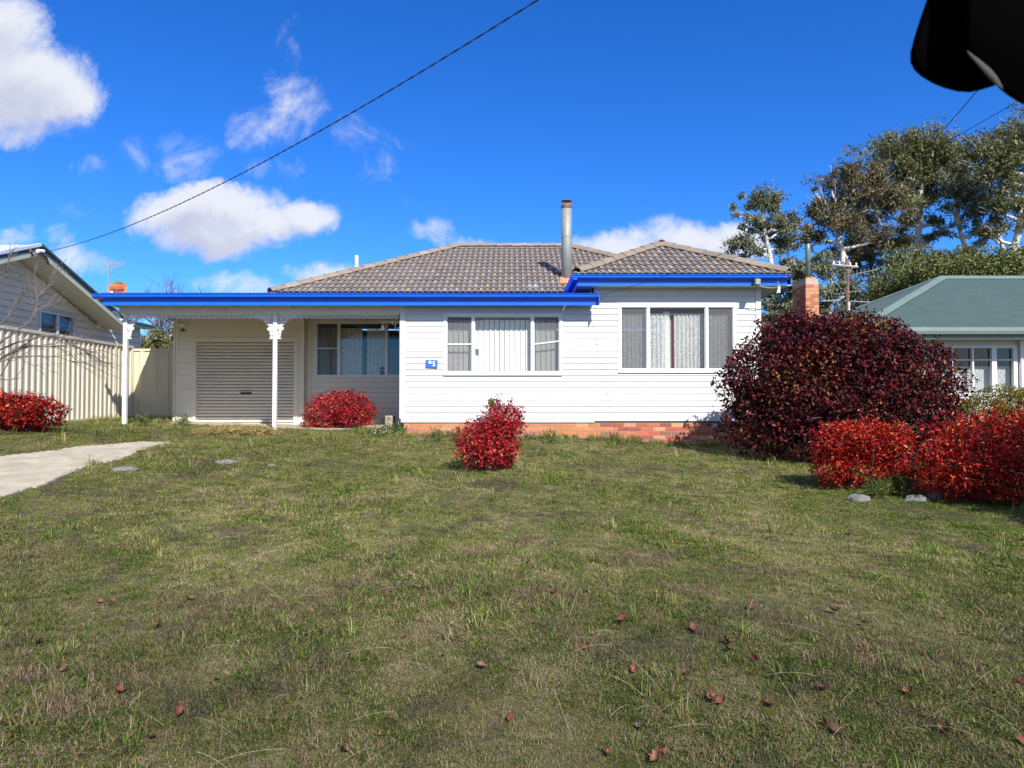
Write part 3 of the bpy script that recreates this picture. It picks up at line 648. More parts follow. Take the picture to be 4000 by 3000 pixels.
for t in tiles:
    x0, y0, z0 = t[:3]
    if t[5][1] == DE:
        # hidden beneath the wing roof
        xx, yy = x0+TWD/2, y0+.15
        if xx > PL+.25 and yy < PD+4:
            zw = min(ZE+T*(xx-PL), ZE+T*(PR-xx))
            if zw > ZE+T*(yy-DE)+.18: continue
    vis.append(t)
vis.sort(key=lambda t: t[1])
stuffbm = bmesh.new(); nobj = 0
for t in vis:
    x0, y0, z0 = t[:3]; r = random.random(); k = .86+.28*random.random()
    tint = (k*(1.04 if r < .3 else 1), k, k*(.96 if r < .3 else 1.02))
    if r > .985: tint = (1.5, 1.7, 2.0)
    if t[3] or t[4]:
        bmx = bmesh.new(); bmx.from_mesh(TMESH); cliptile(t, bmx)
        if len(bmx.faces) < 3: bmx.free(); continue
        me = bpy.data.meshes.new('roof_tile'); bmx.to_mesh(me); bmx.free(); me.materials.append(M['tile'])
    else: me = TMESH
    rot = (TH+random.uniform(-.012, .012), random.uniform(-.006, .006), 0)
    if nobj < 298: link('roof_tile', me, (x0, y0, z0), HOUSE, rot=rot, color=tint); nobj += 1
    else:
        tmp = bmesh.new(); tmp.from_mesh(me); tmp.transform(Matrix.Translation((x0, y0, z0)) @ Matrix.Rotation(TH, 4, 'X'))
        m2 = bpy.data.meshes.new('tmp'); tmp.to_mesh(m2); tmp.free(); stuffbm.from_mesh(m2)
me = bpy.data.meshes.new('roof_tiles'); stuffbm.to_mesh(me); stuffbm.free(); me.materials.append(M['tile'])
c_ = Vector((0, 20.5, 5.8)); me.transform(Matrix.Translation(-c_)); o = link('roof_tiles', me, c_, HOUSE, color=(1, 1, 1)); o['kind'] = 'stuff'
# ridge and hip caps
def capmesh():
    w, h, th, L = .135, .065, .018, .43
    outer = [(-w, -.035), (-w*.55, h*.6), (0, h), (w*.55, h*.6), (w, -.035)]
    inner = [(x*.86, z-th) for x, z in outer][::-1]
    vs = []; sc = 1.07
    for yv, k in ((0, sc), (L, 1.0)):
        for x, z in outer+inner: vs.append((x*k, yv, z*k+(.014 if yv == 0 else 0)))
    n = 10; fs = [(i, (i+1) % n, n+(i+1) % n, n+i) for i in range(n)]
    fs += [(4, 5, 6, 3), (3, 6, 7, 2), (2, 7, 8, 1), (1, 8, 9, 0)]
    fs += [(n+3, n+6, n+5, n+4), (n+2, n+7, n+6, n+3), (n+1, n+8, n+7, n+2), (n, n+9, n+8, n+1)]
    me = bpy.data.meshes.new('ridge_cap'); me.from_pydata(vs, [], fs); me.update(); me.materials.append(M['cap']); return me
CAPM = capmesh()
def caps(a, b, skip_first=0):
    a = Vector(a); b = Vector(b); d = (b-a); L = d.length; n = max(1, int(L/.38)); d.normalize()
    q = d.to_track_quat('Y', 'Z')
    mb = MB(); side = d.cross(Vector((0, 0, 1))).normalized()*.135; up = Vector((0, 0, 1))
    mb.hexa([a-side-up*.10, a+side-up*.10, b+side-up*.10, b-side-up*.10, a-side*.7+up*.015, a+side*.7+up*.015, b+side*.7+up*.015, b-side*.7+up*.015])
    mb.build('mortar_bed', M['mortar_dk'], HOUSE)
    for i in range(n):
        p = a+d*(L*i/n)+Vector((0, 0, .045)); o = link('ridge_cap', CAPM, p, HOUSE, color=[random.uniform(.82, 1.15)]*3)
        o.rotation_euler = (q @ Matrix.Rotation(random.uniform(-.03, .03), 3, 'Y').to_quaternion()).to_euler()
caps((EL, DE, ZE), (RL, DRG, ZR)); caps((ER, DE+.0, ZE), (RR_, DRG, ZR)); caps((RR_, DRG, ZR), (RL-.1, DRG, ZR))
caps((PL+.10, PF+.10, ZE+.045), (PM, PD, PZ)); caps((PR-.08, PF+.08, ZE+.035), (PM, PD, PZ)); caps((PM, PD-.12, PZ), (PM, DE+(PZ-ZE)/T, PZ))
# gutters and fascias
def gutter(x0, x1, yf, zt, h2, name='gutter'):
    """quad gutter extruded along x; yf = front lip, zt = top"""
    pr = [(yf+.108, zt-.004), (yf+.006, zt-.004), (yf+.0, zt-.006), (yf-.006, zt), (yf-.016, zt-.004), (yf-.014, zt-.018), (yf+.0, zt-.024), (yf+.002, zt-.058), (yf+.024, zt-.078), (yf+.065, zt-.096), (yf+.108, zt-.100), (yf+.108, zt-.09), (yf+.108, zt)]
    g_ = MB().prism(pr, x0, x1).build(name, M['blue'], HOUSE)
    MB().box(x0+.12 if x0 > -8 else x0+.16, x1-.02, yf+.110, yf+.13, zt-h2, zt-.01).build('fascia', M['blue'], HOUSE)
    return g_
ZL = zp(1147, DF)                                  # lower gutter top
gutter(-8.47, 1.765, DF, ZL, .222)
gutter(PL, xp(3092, DF), DF, ZE, .215)
MB().box(1.748, 1.768, DF-.01, DF+.13, ZL-.222, ZL-.012).build('fascia_end', M['blue'], HOUSE)
for gx_, gz_ in ((-6.6, ZL), (-4.1, ZL), (-2.25, ZL), (.2, ZL), (2.9, ZE), (4.4, ZE)):
    MB().prism([(DF-.019, gz_+.001), (DF-.019, gz_-.02), (DF-.004, gz_-.026), (DF-.002, gz_-.058), (DF+.022, gz_-.082), (DF+.06, gz_-.100), (DF+.06, gz_-.09), (DF+.01, gz_+.001)], gx_, gx_+.03).build('gutter_joint', M['blue'], HOUSE)
# the wing's side gutter running back over the lower roof
pr = [(PL-.0+a, z) for a, z in [(.11, ZE), (.0, ZE-.004), (-.014, ZE-.002), (-.016, ZE-.02), (.0, ZE-.03), (.006, ZE-.07), (.03, ZE-.10), (.11, ZE-.102)]]
MB().prism(pr, DF+.02, DE+.15, 'y').build('gutter', M['blue'], HOUSE)
MB().box(PL+.118, PL+.138, DF+.14, DE+.1, ZE-.215, ZE-.01).build('fascia', M['blue'], HOUSE)
MB().box(PR-.03, PR-.01, DF+.14, 25.4, ZE-.215, ZE-.01).build('fascia', M['blue'], HOUSE)
MB().box(PL+.14, PR-.03, DF+.14, DW-.001, ZE-.205, ZE-.19).build('soffit', M['frieze'], HOUSE)
MB().box(PL+.14, XJ-.02, DW+.125, DE, ZE-.205, ZE-.19).build('soffit', M['frieze'], HOUSE)
MB().box(XR+.02, PR-.032, DW, 25.3, ZE-.205, ZE-.19).build('soffit', M['frieze'], HOUSE)
MB().box(XJ-.06, XJ-.04, DW+.12, DE, 3.8, ZE-.19).build('wall', M['white'], HOUSE)
MB().box(EL+.3, PL+.1, DE+.2, DE+.24, 3.9, ZE-.02).build('wall', M['frieze'], HOUSE)
# corrugated lower roof
def corr(name, x0, x1, y0, z0, y1, z1, m, pitch=.076, amp=.009, seg=6):
    n = int((x1-x0)/pitch*seg); xs = np.linspace(x0, x1, n+1); w = amp*np.sin((xs-x0)/pitch*2*math.pi)
    vs = [(x, y0, z0+a) for x, a in zip(xs, w)]+[(x, y1, z1+a) for x, a in zip(xs, w)]
    vs += [(x, y, z-.003) for x, y, z in vs]; k = n+1
    fs = [(i, i+1, k+i+1, k+i) for i in range(n)]+[(2*k+i+1, 2*k+i, 3*k+i, 3*k+i+1) for i in range(n)]+[(i+1, i, 2*k+i, 2*k+i+1) for i in range(n)]
    return MB().add(vs, fs).build(name, m, HOUSE, smooth=False)
corr('corrugated_roof', -8.36, PL-.02, DF+.04, ZL+.02, 18.4, ZL+.02+.115*(18.4-DF-.04), M['blue'])
corr('corrugated_roof', PL-.01, 1.76, DF+.04, ZL+.02, DE+.1, ZL+.02+.115*2.4, M['blue'])
# porch framing: ceiling boards, rafters, beam
ZBm0, ZBm1 = zp(1225, DW), zp(1188, DW)
MB().box(-8.16, -2.33, DW+.02, DW+.07, ZBm0, ZBm1-.02).build('porch_beam', M['frieze'], HOUSE)
MB().box(-8.25, -8.19, DF+.14, 18.3, ZL-.21, ZL-.02).build('porch_beam', M['frieze'], HOUSE)
for k in range(9):
    cx0 = -8.18+k*.66
    MB().box(cx0, cx0+.655, DW+.075, DG+.25, 3.66, 3.672).build('ceiling_board', M['soffit'], HOUSE)
MB().box(-8.18, -2.35, DF+.142, DW+.018, 3.70, 3.71).build('soffit', M['frieze'], HOUSE)
MB().box(-7.96, -7.93, DG, 18.5, 3.30, 3.75).build('porch_beam', M['soffit'], HOUSE)
for k in range(9):
    x = -7.7+k*.62
    MB().box(x, x+.045, DF+.15, DW+.018, 3.60, 3.698).build('rafter_end', M['frieze'], HOUSE)
# posts and iron lace
PX = [xp(483.5, DW), xp(1071, DW)]
for x in PX:
    g0 = Z(x, DW)-.05
    bevel(MB().box(x-.042, x+.042, DW+.0, DW+.084, g0, ZBm0-.002).build('porch_post', M['trim'], HOUSE), .008)
def lace_strip(x0, x1, z1):
    mb = MB(); y0, y1 = DW+.035, DW+.047
    mb.box(x0, x1, y0, y1, z1-.016, z1)
    n = int((x1-x0)/.105); st = (x1-x0)/n
    for i in range(n):
        cx = x0+st*(i+.5)
        ring = [(cx+.042*math.cos(a), (y0+y1)/2, z1-.055+.042*math.sin(a)) for a in np.linspace(0, 2*math.pi, 9)]
        mb.tube(ring, .011, 4, False); mb.tube([(cx, (y0+y1)/2, z1-.012), (cx, (y0+y1)/2, z1-.105)], [.010, .017], 4)
        mb.tube([(cx-st/2, (y0+y1)/2, z1-.015), (cx-st/2, (y0+y1)/2, z1-.07)], .007, 4)
    return mb.build('iron_lace_valance', M['trim'], HOUSE)
def curl(mb, c, r, a0, turns, y, th=.008, sgn=1):
    pts = []
    for k in range(15):
        t = k/14; a = a0+sgn*turns*2*math.pi*t; q = r*(1-.75*t); pts.append((c[0]+q*math.cos(a), y, c[1]+q*math.sin(a)))
    mb.tube(pts, th, 4)
def lace_bracket(x, s, z1):
    """pierced cast bracket in the corner of post and beam; s=+1 to the right of the post"""
    mb = MB(); y = DW+.042
    mb.box(min(x, x+s*.014), max(x, x+s*.014), y-.006, y+.006, z1-.36, z1)
    R_ = .50
    arc = [(x+s*(R_*(1-math.cos(a))*1.15+.02), y, z1-.30*(1-math.sin(a))*1.15) for a in np.linspace(0, math.pi/2, 9)]
    mb.tube(arc, .015, 4)
    for i in range(8):
        p, q = Vector(arc[i]), Vector(arc[i+1]); m_ = (p+q)/2
        mb.tube([m_+Vector((s*.03*math.cos(a)+s*.02, 0, .03*math.sin(a)-.02)) for a in np.linspace(0, 6.28, 8)], .010, 4, False)
    for (cx, cz, r) in ((.10, .07, .065), (.22, .06, .05), (.09, .19, .055), (.33, .045, .035), (.05, .29, .035), (.17, .14, .03)):
        curl(mb, (x+s*cx, z1-cz), r, 0, 1.3, y, .012, s)
    for k in range(6): mb.tube([(x+s*.012, y, z1-.03-.05*k), (x+s*(.30-.045*k), y, z1-.02-.014*k)], .006, 4)
    b = mb.build('iron_lace_bracket', M['trim'], HOUSE)
    mb = MB(); z2 = z1-.185-.12     # lower drop piece
    mb.box(min(x, x+s*.012), max(x, x+s*.012), y-.006, y+.006, z2-.21, z2)
    for (cx, cz, r) in ((.055, .03, .042), (.05, .10, .036), (.04, .17, .030), (.10, .01, .03)):
        curl(mb, (x+s*cx, z2-cz), r, .5, 1.2, y, .014, s)
    mb.box(min(x, x+s*.085), max(x, x+s*.085), y-.005, y+.005, z2-.215, z2-.20)
    mb.box(min(x, x+s*.13), max(x, x+s*.13), y-.005, y+.005, z2-.008, z2+.006)
    mb.build('iron_lace_bracket', M['trim'], HOUSE)
lace_strip(PX[0]+.05, PX[1]-.05, ZBm0-.001); lace_strip(PX[1]+.05, -2.35, ZBm0-.001)
lace_bracket(PX[0]+.043, 1, ZBm0-.002); lace_bracket(PX[1]-.043, -1, ZBm0-.002); lace_bracket(PX[1]+.043, 1, ZBm0-.002)
# gutter spout at the left end
mb = MB(); p0 = at(447, 1219, DW-.05); p1 = at(459, 1232, DW-.05); p2 = at(466, 1246, DW-.05); p3 = at(477, 1251, DW-.05)
mb.tube([at(441, 1219, DW-.05), at(455, 1221, DW-.05), at(466, 1240, DW-.05), at(478, 1252, DW-.05)], .032, 8); mb.build('gutter_spout', M['trim'], HOUSE)
# downpipe by the garage wall
MB().tube([(-8.0, DG+.02, 1.0), (-8.0, DG+.02, 3.6)], .035, 10).build('downpipe', M['cream'], HOUSE)
# flue on the tiled roof
FX, FD = 1.36, 18.3; FZ = ZE+T*(FD-DE)
FL = MB().lathe([(.134, -.15), (.131, .9), (.128, 1.86)], (FX, FD, FZ), 24).build('flue', M['galv'], HOUSE, smooth=True)
MB().lathe([(.130, 1.04), (.136, 1.045), (.136, 1.065), (.130, 1.07)], (FX, FD, FZ), 24).build('flue_band', M['galv'], FL)
MB().lathe([(.128, 1.76), (.138, 1.79), (.142, 1.84), (.13, 1.86), (.11, 1.89), (.06, 1.90)], (FX, FD, FZ), 20).build('flue_collar', M['rustcap'], FL)
MB().lathe([(.04, 1.88), (.04, 1.96)], (FX, FD, FZ), 10).build('flue_neck', M['galv'], FL)
MB().lathe([(.135, 1.955), (.138, 1.962), (.05, 1.995), (.01, 2.0)], (FX, FD, FZ), 20).build('flue_cap', M['rustcap'], FL)
MB().hexa([(FX-.2, FD-.42, FZ-.165), (FX+.24, FD-.42, FZ-.165), (FX+.2, FD+.05, FZ+.075), (FX-.17, FD+.05, FZ+.075), (FX-.2, FD-.42, FZ-.14), (FX+.24, FD-.42, FZ-.14), (FX+.15, FD+.05, FZ+.11), (FX-.12, FD+.05, FZ+.11)]).build('flue_flashing', M['rust'], HOUSE)
# white vent pipe rising behind the left hip
vx, vy = xp(1390, 20.5), 20.5; z0, z1 = ZE-.2, zp(997, 20.5)
MB().lathe([(.05, z0), (.05, z1-.03), (.038, z1-.01), (.018, z1)], (vx, vy, 0), 14).build('vent_pipe', M['trim'], HOUSE, smooth=True)
# broken cap pieces by the hip foot, service box, wall lamp
sb = MB().box(xp(2952, DF), xp(2973, DF), DF-.05, DF+.11, zp(1113, DF), zp(1090, DF)); bevel(sb.build('service_box', M['galv'], HOUSE), .01)
MB().tube([at(2970, 1118, DF), at(2990, 1123, DF), at(3012, 1125, DF), at(3034, 1124, DF)], .009, 5).build('service_wire', M['soffit'], HOUSE)
MB().hexa([at(3034, 1143, DF), at(3048, 1143, DF), at(3048, 1143, DF+.1), at(3034, 1143, DF+.1), at(3043, 1117, DF), at(3048, 1118, DF), at(3048, 1118, DF+.1), at(3043, 1117, DF+.1)]).build('soffit_bracket', M['trim'], HOUSE)
MB().tube([at(3038, 1100, DF-.02), at(3040, 1112, DF-.02), at(3038, 1126, DF-.02)], .014, 6).build('service_bracket', M['galv'], HOUSE)
lp = thing('porch_wall_lamp', at(711, 1269, DG-.08), 'small round lamp on the dim carport wall above the garage door', 'lamp')
MB().lathe([(.03, -.05), (.06, -.02), (.065, .02), (.04, .06), (.01, .07)], at(711, 1269, DG-.10), 14).build('shade', M['blind'], lp, smooth=True)
MB().lathe([(.045, -.05), (.05, -.02), (.02, .03)], at(714, 1287, DG-.08), 10).build('base', M['rustcap'], lp)
# white scroll bracket with a hanging bell-shaped lamp by the porch window
hb = thing('scroll_bracket', (XL-.1, DW+.9, 3.1), 'white wrought scroll bracket curling out from the porch corner', 'bracket')
mb = MB(); y = DW+.2; pt = lambda a, b: at(1000+a/2.553, 1100+b/2.553, y)
mb.tube([pt(*q) for q in ((1405, 405), (1392, 430), (1388, 460), (1400, 485), (1418, 492), (1432, 480), (1428, 460), (1412, 462))], .011, 5)
mb.tube([pt(*q) for q in ((1345, 402), (1352, 412), (1372, 418), (1380, 408), (1366, 404), (1360, 425), (1372, 430))], .009, 5)
mb.tube([pt(*q) for q in ((1438, 402), (1405, 402), (1345, 400), (1250, 401))], .010, 5)
mb.build('scroll', M['trim'], hb)
hl = thing('hanging_lamp', pt(1265, 440), 'small white bell lamp hanging below the scroll bracket', 'lamp')
MB().tube([pt(1265, 403), pt(1255, 412), pt(1265, 420), pt(1265, 440)], .006, 5).build('hook', M['trim'], hl)
MB().lathe([(.012, 0), (.030, -.02), (.034, -.06), (.052, -.10), (.045, -.115), (.02, -.12)], pt(1265, 432), 14).build('shade', M['trim'], hl, smooth=True)
# entrance step and pier
stp = thing('entrance_step', (-3.1, 16.2, .95), 'low pale sandstone step beside the white wall corner and shrub', 'step')
for k in range(4):
    bevel(MB().box(-3.21+k*.155*.9, -3.21+k*.155*.9+.135, 15.85, 16.05, .84, 1.10-.005*k).build('block', M['step'], stp), .008)
for k in range(3):
    bevel(MB().box(-3.19+k*.19, -3.19+k*.19+.182, 16.055, 16.9, 1.0, 1.115).build('paver', M['step'], stp), .006)
pier = thing('brick_pier', (-2.62, 15.95, .9), 'short brown masonry pier standing at the end of the entrance step', 'pier')
bevel(MB().box(-2.72, -2.53, 15.86, 16.05, .85, 1.335).build('pier_block', M['step'], pier), .012)
MB().box(-2.68, -2.60, 15.853, 15.859, 1.245, 1.31).build('socket', M['mortar_dk'], pier)
# ---------------- left neighbour: gable end parallel to the fence ----------------
NX, NRX = -10.6, -10.0                                # wall plane, roof edge plane
LN = thing('gabled_house', (NX-2, 15.6, 1.1), 'grey weatherboard gabled house behind the cream steel fence', 'house')
AD, AZ, SL = 15.6, 4.96, .345
NWIN = (atX(150, 1236, NX).y, atX(290, 1236, NX).y, 2.75, atX(150, 1212, NX).z+.02)
def roofz(d): return AZ-SL*abs(d-AD)
# wall behind boards, with window opening
mb = MB(); n0, n1, a, b = 7.0, 21.05, NWIN[2], NWIN[3]
for (y0, y1, z0, z1) in ((n0, NWIN[0], .6, 3.0), (NWIN[1], n1, .6, 3.0), (NWIN[0], NWIN[1], .6, a), (NWIN[0], NWIN[1], b, b)):
    if z1 > z0: mb.box(NX-.12, NX-.002, y0, y1, z0, z1)
mb.build('wall', M['nwall'], LN)
z = 1.3
while z < 4.8:
    for (a0, a1) in ((n0, n1),):
        zz = z+.14; lo = AD-(AZ-.22-zz)/SL; hi = AD+(AZ-.22-zz)/SL; s0, s1 = max(n0, lo), (21.05 if zz < 3.74 else min(n1, hi))
        segs = [(s0, s1)]
        if z < NWIN[3] and z+.15 > NWIN[2]: segs = [(s0, NWIN[0]-.05), (NWIN[1]+.05, s1)]
        for (p, q) in segs:
            if q-p > .1: MB().prism([(NX, z), (NX+.034, z), (NX+.034, z+.006), (NX+.008, z+.150), (NX, z+.150)], p, q, 'y').build('weatherboard', M['nwall'], LN)
    z += .155
# triangular backing
ZT = NWIN[3]+.02; HW = (AZ-.25-ZT)/SL
for (p0, q0, p1, q1) in ((10.6, NWIN[0], AD-HW, NWIN[0]), (NWIN[1], 20.6, NWIN[1], AD+HW)):
    MB().hexa([(NX-.12, p0, 3.0), (NX-.12, q0, 3.0), (NX-.003, q0, 3.0), (NX-.003, p0, 3.0), (NX-.12, p1, ZT), (NX-.12, q1, ZT), (NX-.003, q1, ZT), (NX-.003, p1, ZT)]).build('gable_wall', M['nwall'], LN)
MB().hexa([(NX-.12, AD-HW, ZT), (NX-.12, AD+HW, ZT), (NX-.003, AD+HW, ZT), (NX-.003, AD-HW, ZT), (NX-.12, AD-.1, AZ-.25), (NX-.12, AD+.1, AZ-.25), (NX-.003, AD+.1, AZ-.25), (NX-.003, AD-.1, AZ-.25)]).build('gable_wall', M['nwall'], LN)
w = MB(); y0, y1, z0, z1 = NWIN; f = .05
w.box(NX-.02, NX+.035, y0, y1, z0, z0+f).box(NX-.02, NX+.035, y0, y1, z1-f, z1).box(NX-.02, NX+.035, y0, y0+f, z0+f, z1-f).box(NX-.02, NX+.035, y1-f, y1, z0+f, z1-f).box(NX-.02, NX+.04, (y0+y1)/2-.03, (y0+y1)/2+.03, z0+f, z1-f)
w = w.build('window', M['alu'], LN)
for (p, q) in ((y0+f, (y0+y1)/2-.03), ((y0+y1)/2+.03, y1-f)): MB().box(NX-.012, NX-.006, p, q, z0+f, z1-f).build('pane', M['glass_lowrefl'], w)
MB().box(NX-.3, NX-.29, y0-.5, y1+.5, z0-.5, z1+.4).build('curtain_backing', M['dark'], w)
curtain_pts = MB(); n = 30
vs = [(NX-.15+.02*math.sin(i*1.1), y0+.05+(y1-y0)*.42*i/n, zz) for zz in (z0, z1) for i in range(n+1)]
curtain_pts.add(vs, [(i, i+1, n+2+i, n+1+i) for i in range(n)]).build('curtain', mat('teal_curtain', (.12, .19, .20), .9), w, smooth=True)
MB().box(NX-.12, NX-.003, 19.0, 21.05, 3.0, 3.74).build('gable_wall', M['nwall'], LN)
MB().box(NX-8, NX+.30, 19.25, 21.3, 3.76, 3.84).build('flat_roof', M['ngreen'], LN)
MB().box(NX+.01, NX+.28, 19.25, 21.2, 3.73, 3.755).build('soffit', M['nsoff'], LN)
# roof slabs, barge boards, soffits
for s in (-1, 1):
    e = 3.6 if s > 0 else 8.5
    q = [(AD, AZ), (AD+s*e, AZ-SL*e)]
    def slab(name, x0, x1, za, zb, m, lift=0):
        A, B = q; return MB().hexa([(x0, A[0], A[1]+za), (x1, A[0], A[1]+za), (x1, B[0], B[1]+za), (x0, B[0], B[1]+za), (x0, A[0], A[1]+zb), (x1, A[0], A[1]+zb), (x1, B[0], B[1]+zb), (x0, B[0], B[1]+zb)]).build(name, M[m], LN)
    slab('roof', NX-9, NRX-.03, -.03, .0, 'nwhite'); slab('soffit', NX-.1, NRX-.035, -.20, -.185, 'nsoff')
    slab('barge_board', NRX-.03, NRX, -.22, -.03, 'nlight'); slab('barge_cap', NRX-.06, NRX+.035, -.028, .035, 'ngreen' if s > 0 else 'nwhite')
    slab('barge_trim', NRX+.001, NRX+.012, -.10, -.03, 'ngreen')
mb = MB(); p = atX(150, 983, NRX+.03)
for k in range(4): curl(mb, (0, 0), .05, k, 1, 0)
mb = MB().tube([p+Vector((0, -.25, .02)), p+Vector((.03, -.3, -.06)), p+Vector((.02, -.2, -.12)), p+Vector((.02, -.05, -.04))], .02, 6).tube([p+Vector((.02, 0, 0)), p+Vector((.03, .2, -.06)), p+Vector((.0, .35, -.2))], .03, 6)
mb.build('service_bracket', M['rustcap'], LN)
MB().tube([p+Vector((.02, -.06, .0)), p+Vector((.03, .12, .03))], .04, 8).build('insulator', M['blind'], LN)
# right-hand front slope for other viewpoints
MB().box(NX-9, NX-.13, 20.85, 21.05, .6, 3.74).build('wall', M['nwall'], LN)

# ---------------- cream steel boundary fence ----------------
FNC = thing('steel_fence', (-9.25, 15, 1.2), 'long cream corrugated steel boundary fence on the left', 'fence')
fx = lambda d: -9.16-.026*(d-13)
FT, FB = 2.99, 1.205
posts = [8.05, 10.37, 12.69, 15.0, 17.26]
def ribsheet(name, m, L, h, depth=.026, pitch=.19, flip=1):
    """steel sheet along +x, ribs stand out toward -y"""
    mb = MB(); pts = []; n = int(round(L/pitch)); p = L/n
    for i in range(n): b = i*p; pts += [(b, 0), (b+p*.45, 0), (b+p*.56, -depth), (b+p*.84, -depth), (b+p*.94, 0)]
    pts.append((L, 0)); vs = [(x, y, z) for z in (0, h) for x, y in pts]+[(x, y+.002, z) for z in (0, h) for x, y in pts]; k = len(pts)
    fs = [(i, i+1, k+i+1, k+i) for i in range(k-1)]+[(2*k+i+1, 2*k+i, 3*k+i, 3*k+i+1) for i in range(k-1)]
    return mb.add(vs, fs).mesh(name, M[m])
SH = ribsheet('fence_sheet', 'fence', .76, FT-FB-.09)
for a, b in zip(posts, posts[1:]):
    for k in range(3):
        y = a+.03+k*(b-a-.04)/3
        if y < 9: continue
        o = link('fence_sheet', SH, (fx(y), y, FB+.05), FNC, rot=(0, 0, R(91.5)))   # ribs face +x
for y in posts+[18.05]:
    mb = MB().box(fx(y)-.03, fx(y)+.035, y-.035, y+.035, Z(fx(y)+.1, y)-.1, FT+.01); bevel(mb.build('fence_post', M['fence'], FNC), .006)
PP = posts+[18.05]
for a, b in zip(PP, PP[1:]):
    for nm, z0, z1 in (('top_rail', FT-.045, FT+.012), ('bottom_rail', FB, FB+.055)):
        za = z0; MB().hexa([(fx(a)-.02, a+.036, z0), (fx(a)+.04, a+.036, z0), (fx(b)+.04, b-.036, z0), (fx(b)-.02, b-.036, z0), (fx(a)-.02, a+.036, z1), (fx(a)+.04, a+.036, z1), (fx(b)+.04, b-.036, z1), (fx(b)-.02, b-.036, z1)]).build(nm, M['fence'], FNC)
o = link('fence_sheet', SH, (fx(17.29), 17.29, FB+.05), FNC, rot=(0, 0, R(91.5)))
GT = thing('steel_fence', (-8.8, 18.1, 1.1), 'short primrose steel fence panel closing the gap beside the carport', 'fence')
SH2 = ribsheet('fence_sheet', 'fence2', .92, 1.74, .02, .307)
link('fence_sheet', SH2, (-9.28, 18.1, 1.16), GT)
MB().box(-9.30, -8.30, 18.07, 18.13, 2.885, 2.94).build('top_rail', M['fence2'], GT)
for x in (-9.35, -8.36): MB().box(x, x+.07, 18.06, 18.13, 1.0, 2.99).build('fence_post', M['fence2'], GT)

# ---------------- leaf clouds ----------------
def leaves(name, m, parent, C, rad, n, L, Wd, shell=.35, droop=.3, seed=0, tilt=.9, flat=0, tintf=None, clump=None, out=.5, lump=1.):
    """n folded leaves scattered in the outer part of ellipsoids; C centres, rad radii (lists)"""
    r = np.random.default_rng(seed); C = np.array(C, float); rad = np.array(rad, float)
    vol = rad.prod(1)**(2/3); k = r.choice(len(C), n, p=vol/vol.sum())
    u = r.normal(size=(n, 3)); u /= np.linalg.norm(u, axis=1)[:, None]
    q = 1-shell*r.random(n)**1.6
    if clump:  # gather leaves into sprays so gaps show
        nc = max(8, int(n/clump)); cu = r.normal(size=(nc, 3)); cu /= np.linalg.norm(cu, axis=1)[:, None]; cq = 1-shell*r.random(nc)**1.2; ck = r.choice(len(C), nc, p=vol/vol.sum())
        j = r.integers(0, nc, n); sp = np.clip(r.normal(size=(n, 3)), -1.6, 1.6)*.17*(.5+r.random((nc, 1)))[j]
        P = C[ck[j]]+(cu[j]*cq[j][:, None]+sp)*rad[ck[j]]; k = ck[j]; u = P-C[k]; u /= np.linalg.norm(u, axis=1)[:, None]+1e-9
    else: P = C[k]+u*q[:, None]*rad[k]
    # lumps in the outline
    rm = rad[k].min(1); fq = 3.2/np.maximum(rad.min(1).mean(), .25); ph = seed*1.7
    P += lump*u*(.15*rm*np.sin(P[:, 0]*fq*1.3+ph)*np.cos(P[:, 2]*fq*1.6+P[:, 1]*fq+ph)+.05*rm*np.sin(P[:, 0]*fq*4+P[:, 2]*fq*3))[:, None]
    hol = np.sin(P[:, 0]*fq*2.6+ph)*np.sin(P[:, 1]*fq*2.2)+np.sin(P[:, 2]*fq*3.1+P[:, 0]*fq*.8)*.8
    keep = ~((hol < -.75) & (q > 1-shell*.35) & (r.random(n) < .75)) if not clump else np.ones(n, bool)
    P = P[keep]; u = u[keep]; n = len(P)
    ax = r.normal(size=(n, 3))*tilt+u*out; ax[:, 2] -= droop; ax /= np.linalg.norm(ax, axis=1)[:, None]
    sd = np.cross(ax, r.normal(size=(n, 3))*.8+np.array([0, 0, .8])+u*.4); sd /= np.linalg.norm(sd, axis=1)[:, None]+1e-9
    nm = np.cross(sd, ax); s = (.6+.7*r.random(n)); l = (L*s)[:, None]; w = (Wd*s)[:, None]
    v = np.stack([P, P+ax*l*.45+sd*w+nm*w*.45, P+ax*l, P+ax*l*.45-sd*w+nm*w*.45], 1).reshape(-1, 3)
    b = np.arange(n)*4; f = np.stack([b, b+1, b+2, b, b+2, b+3], 1).reshape(-1, 3)
    me = bpy.data.meshes.new(name); org = C.mean(0)
    me.vertices.add(len(v)); me.vertices.foreach_set('co', (v-org).ravel()); me.loops.add(len(f)*3); me.loops.foreach_set('vertex_index', f.ravel())
    me.polygons.add(len(f)); me.polygons.foreach_set('loop_start', np.arange(len(f))*3); me.polygons.foreach_set('loop_total', np.full(len(f), 3)); me.update(calc_edges=True)
    ti = r.random(n)
    if tintf is not None: ti = np.clip(tintf(P, u, ti), 0, 1)
    me.attributes.new('tint', 'FLOAT', 'POINT').data.foreach_set('value', np.repeat(ti, 4).astype(np.float32))
    me.materials.append(m); return link(name, me, org, parent)
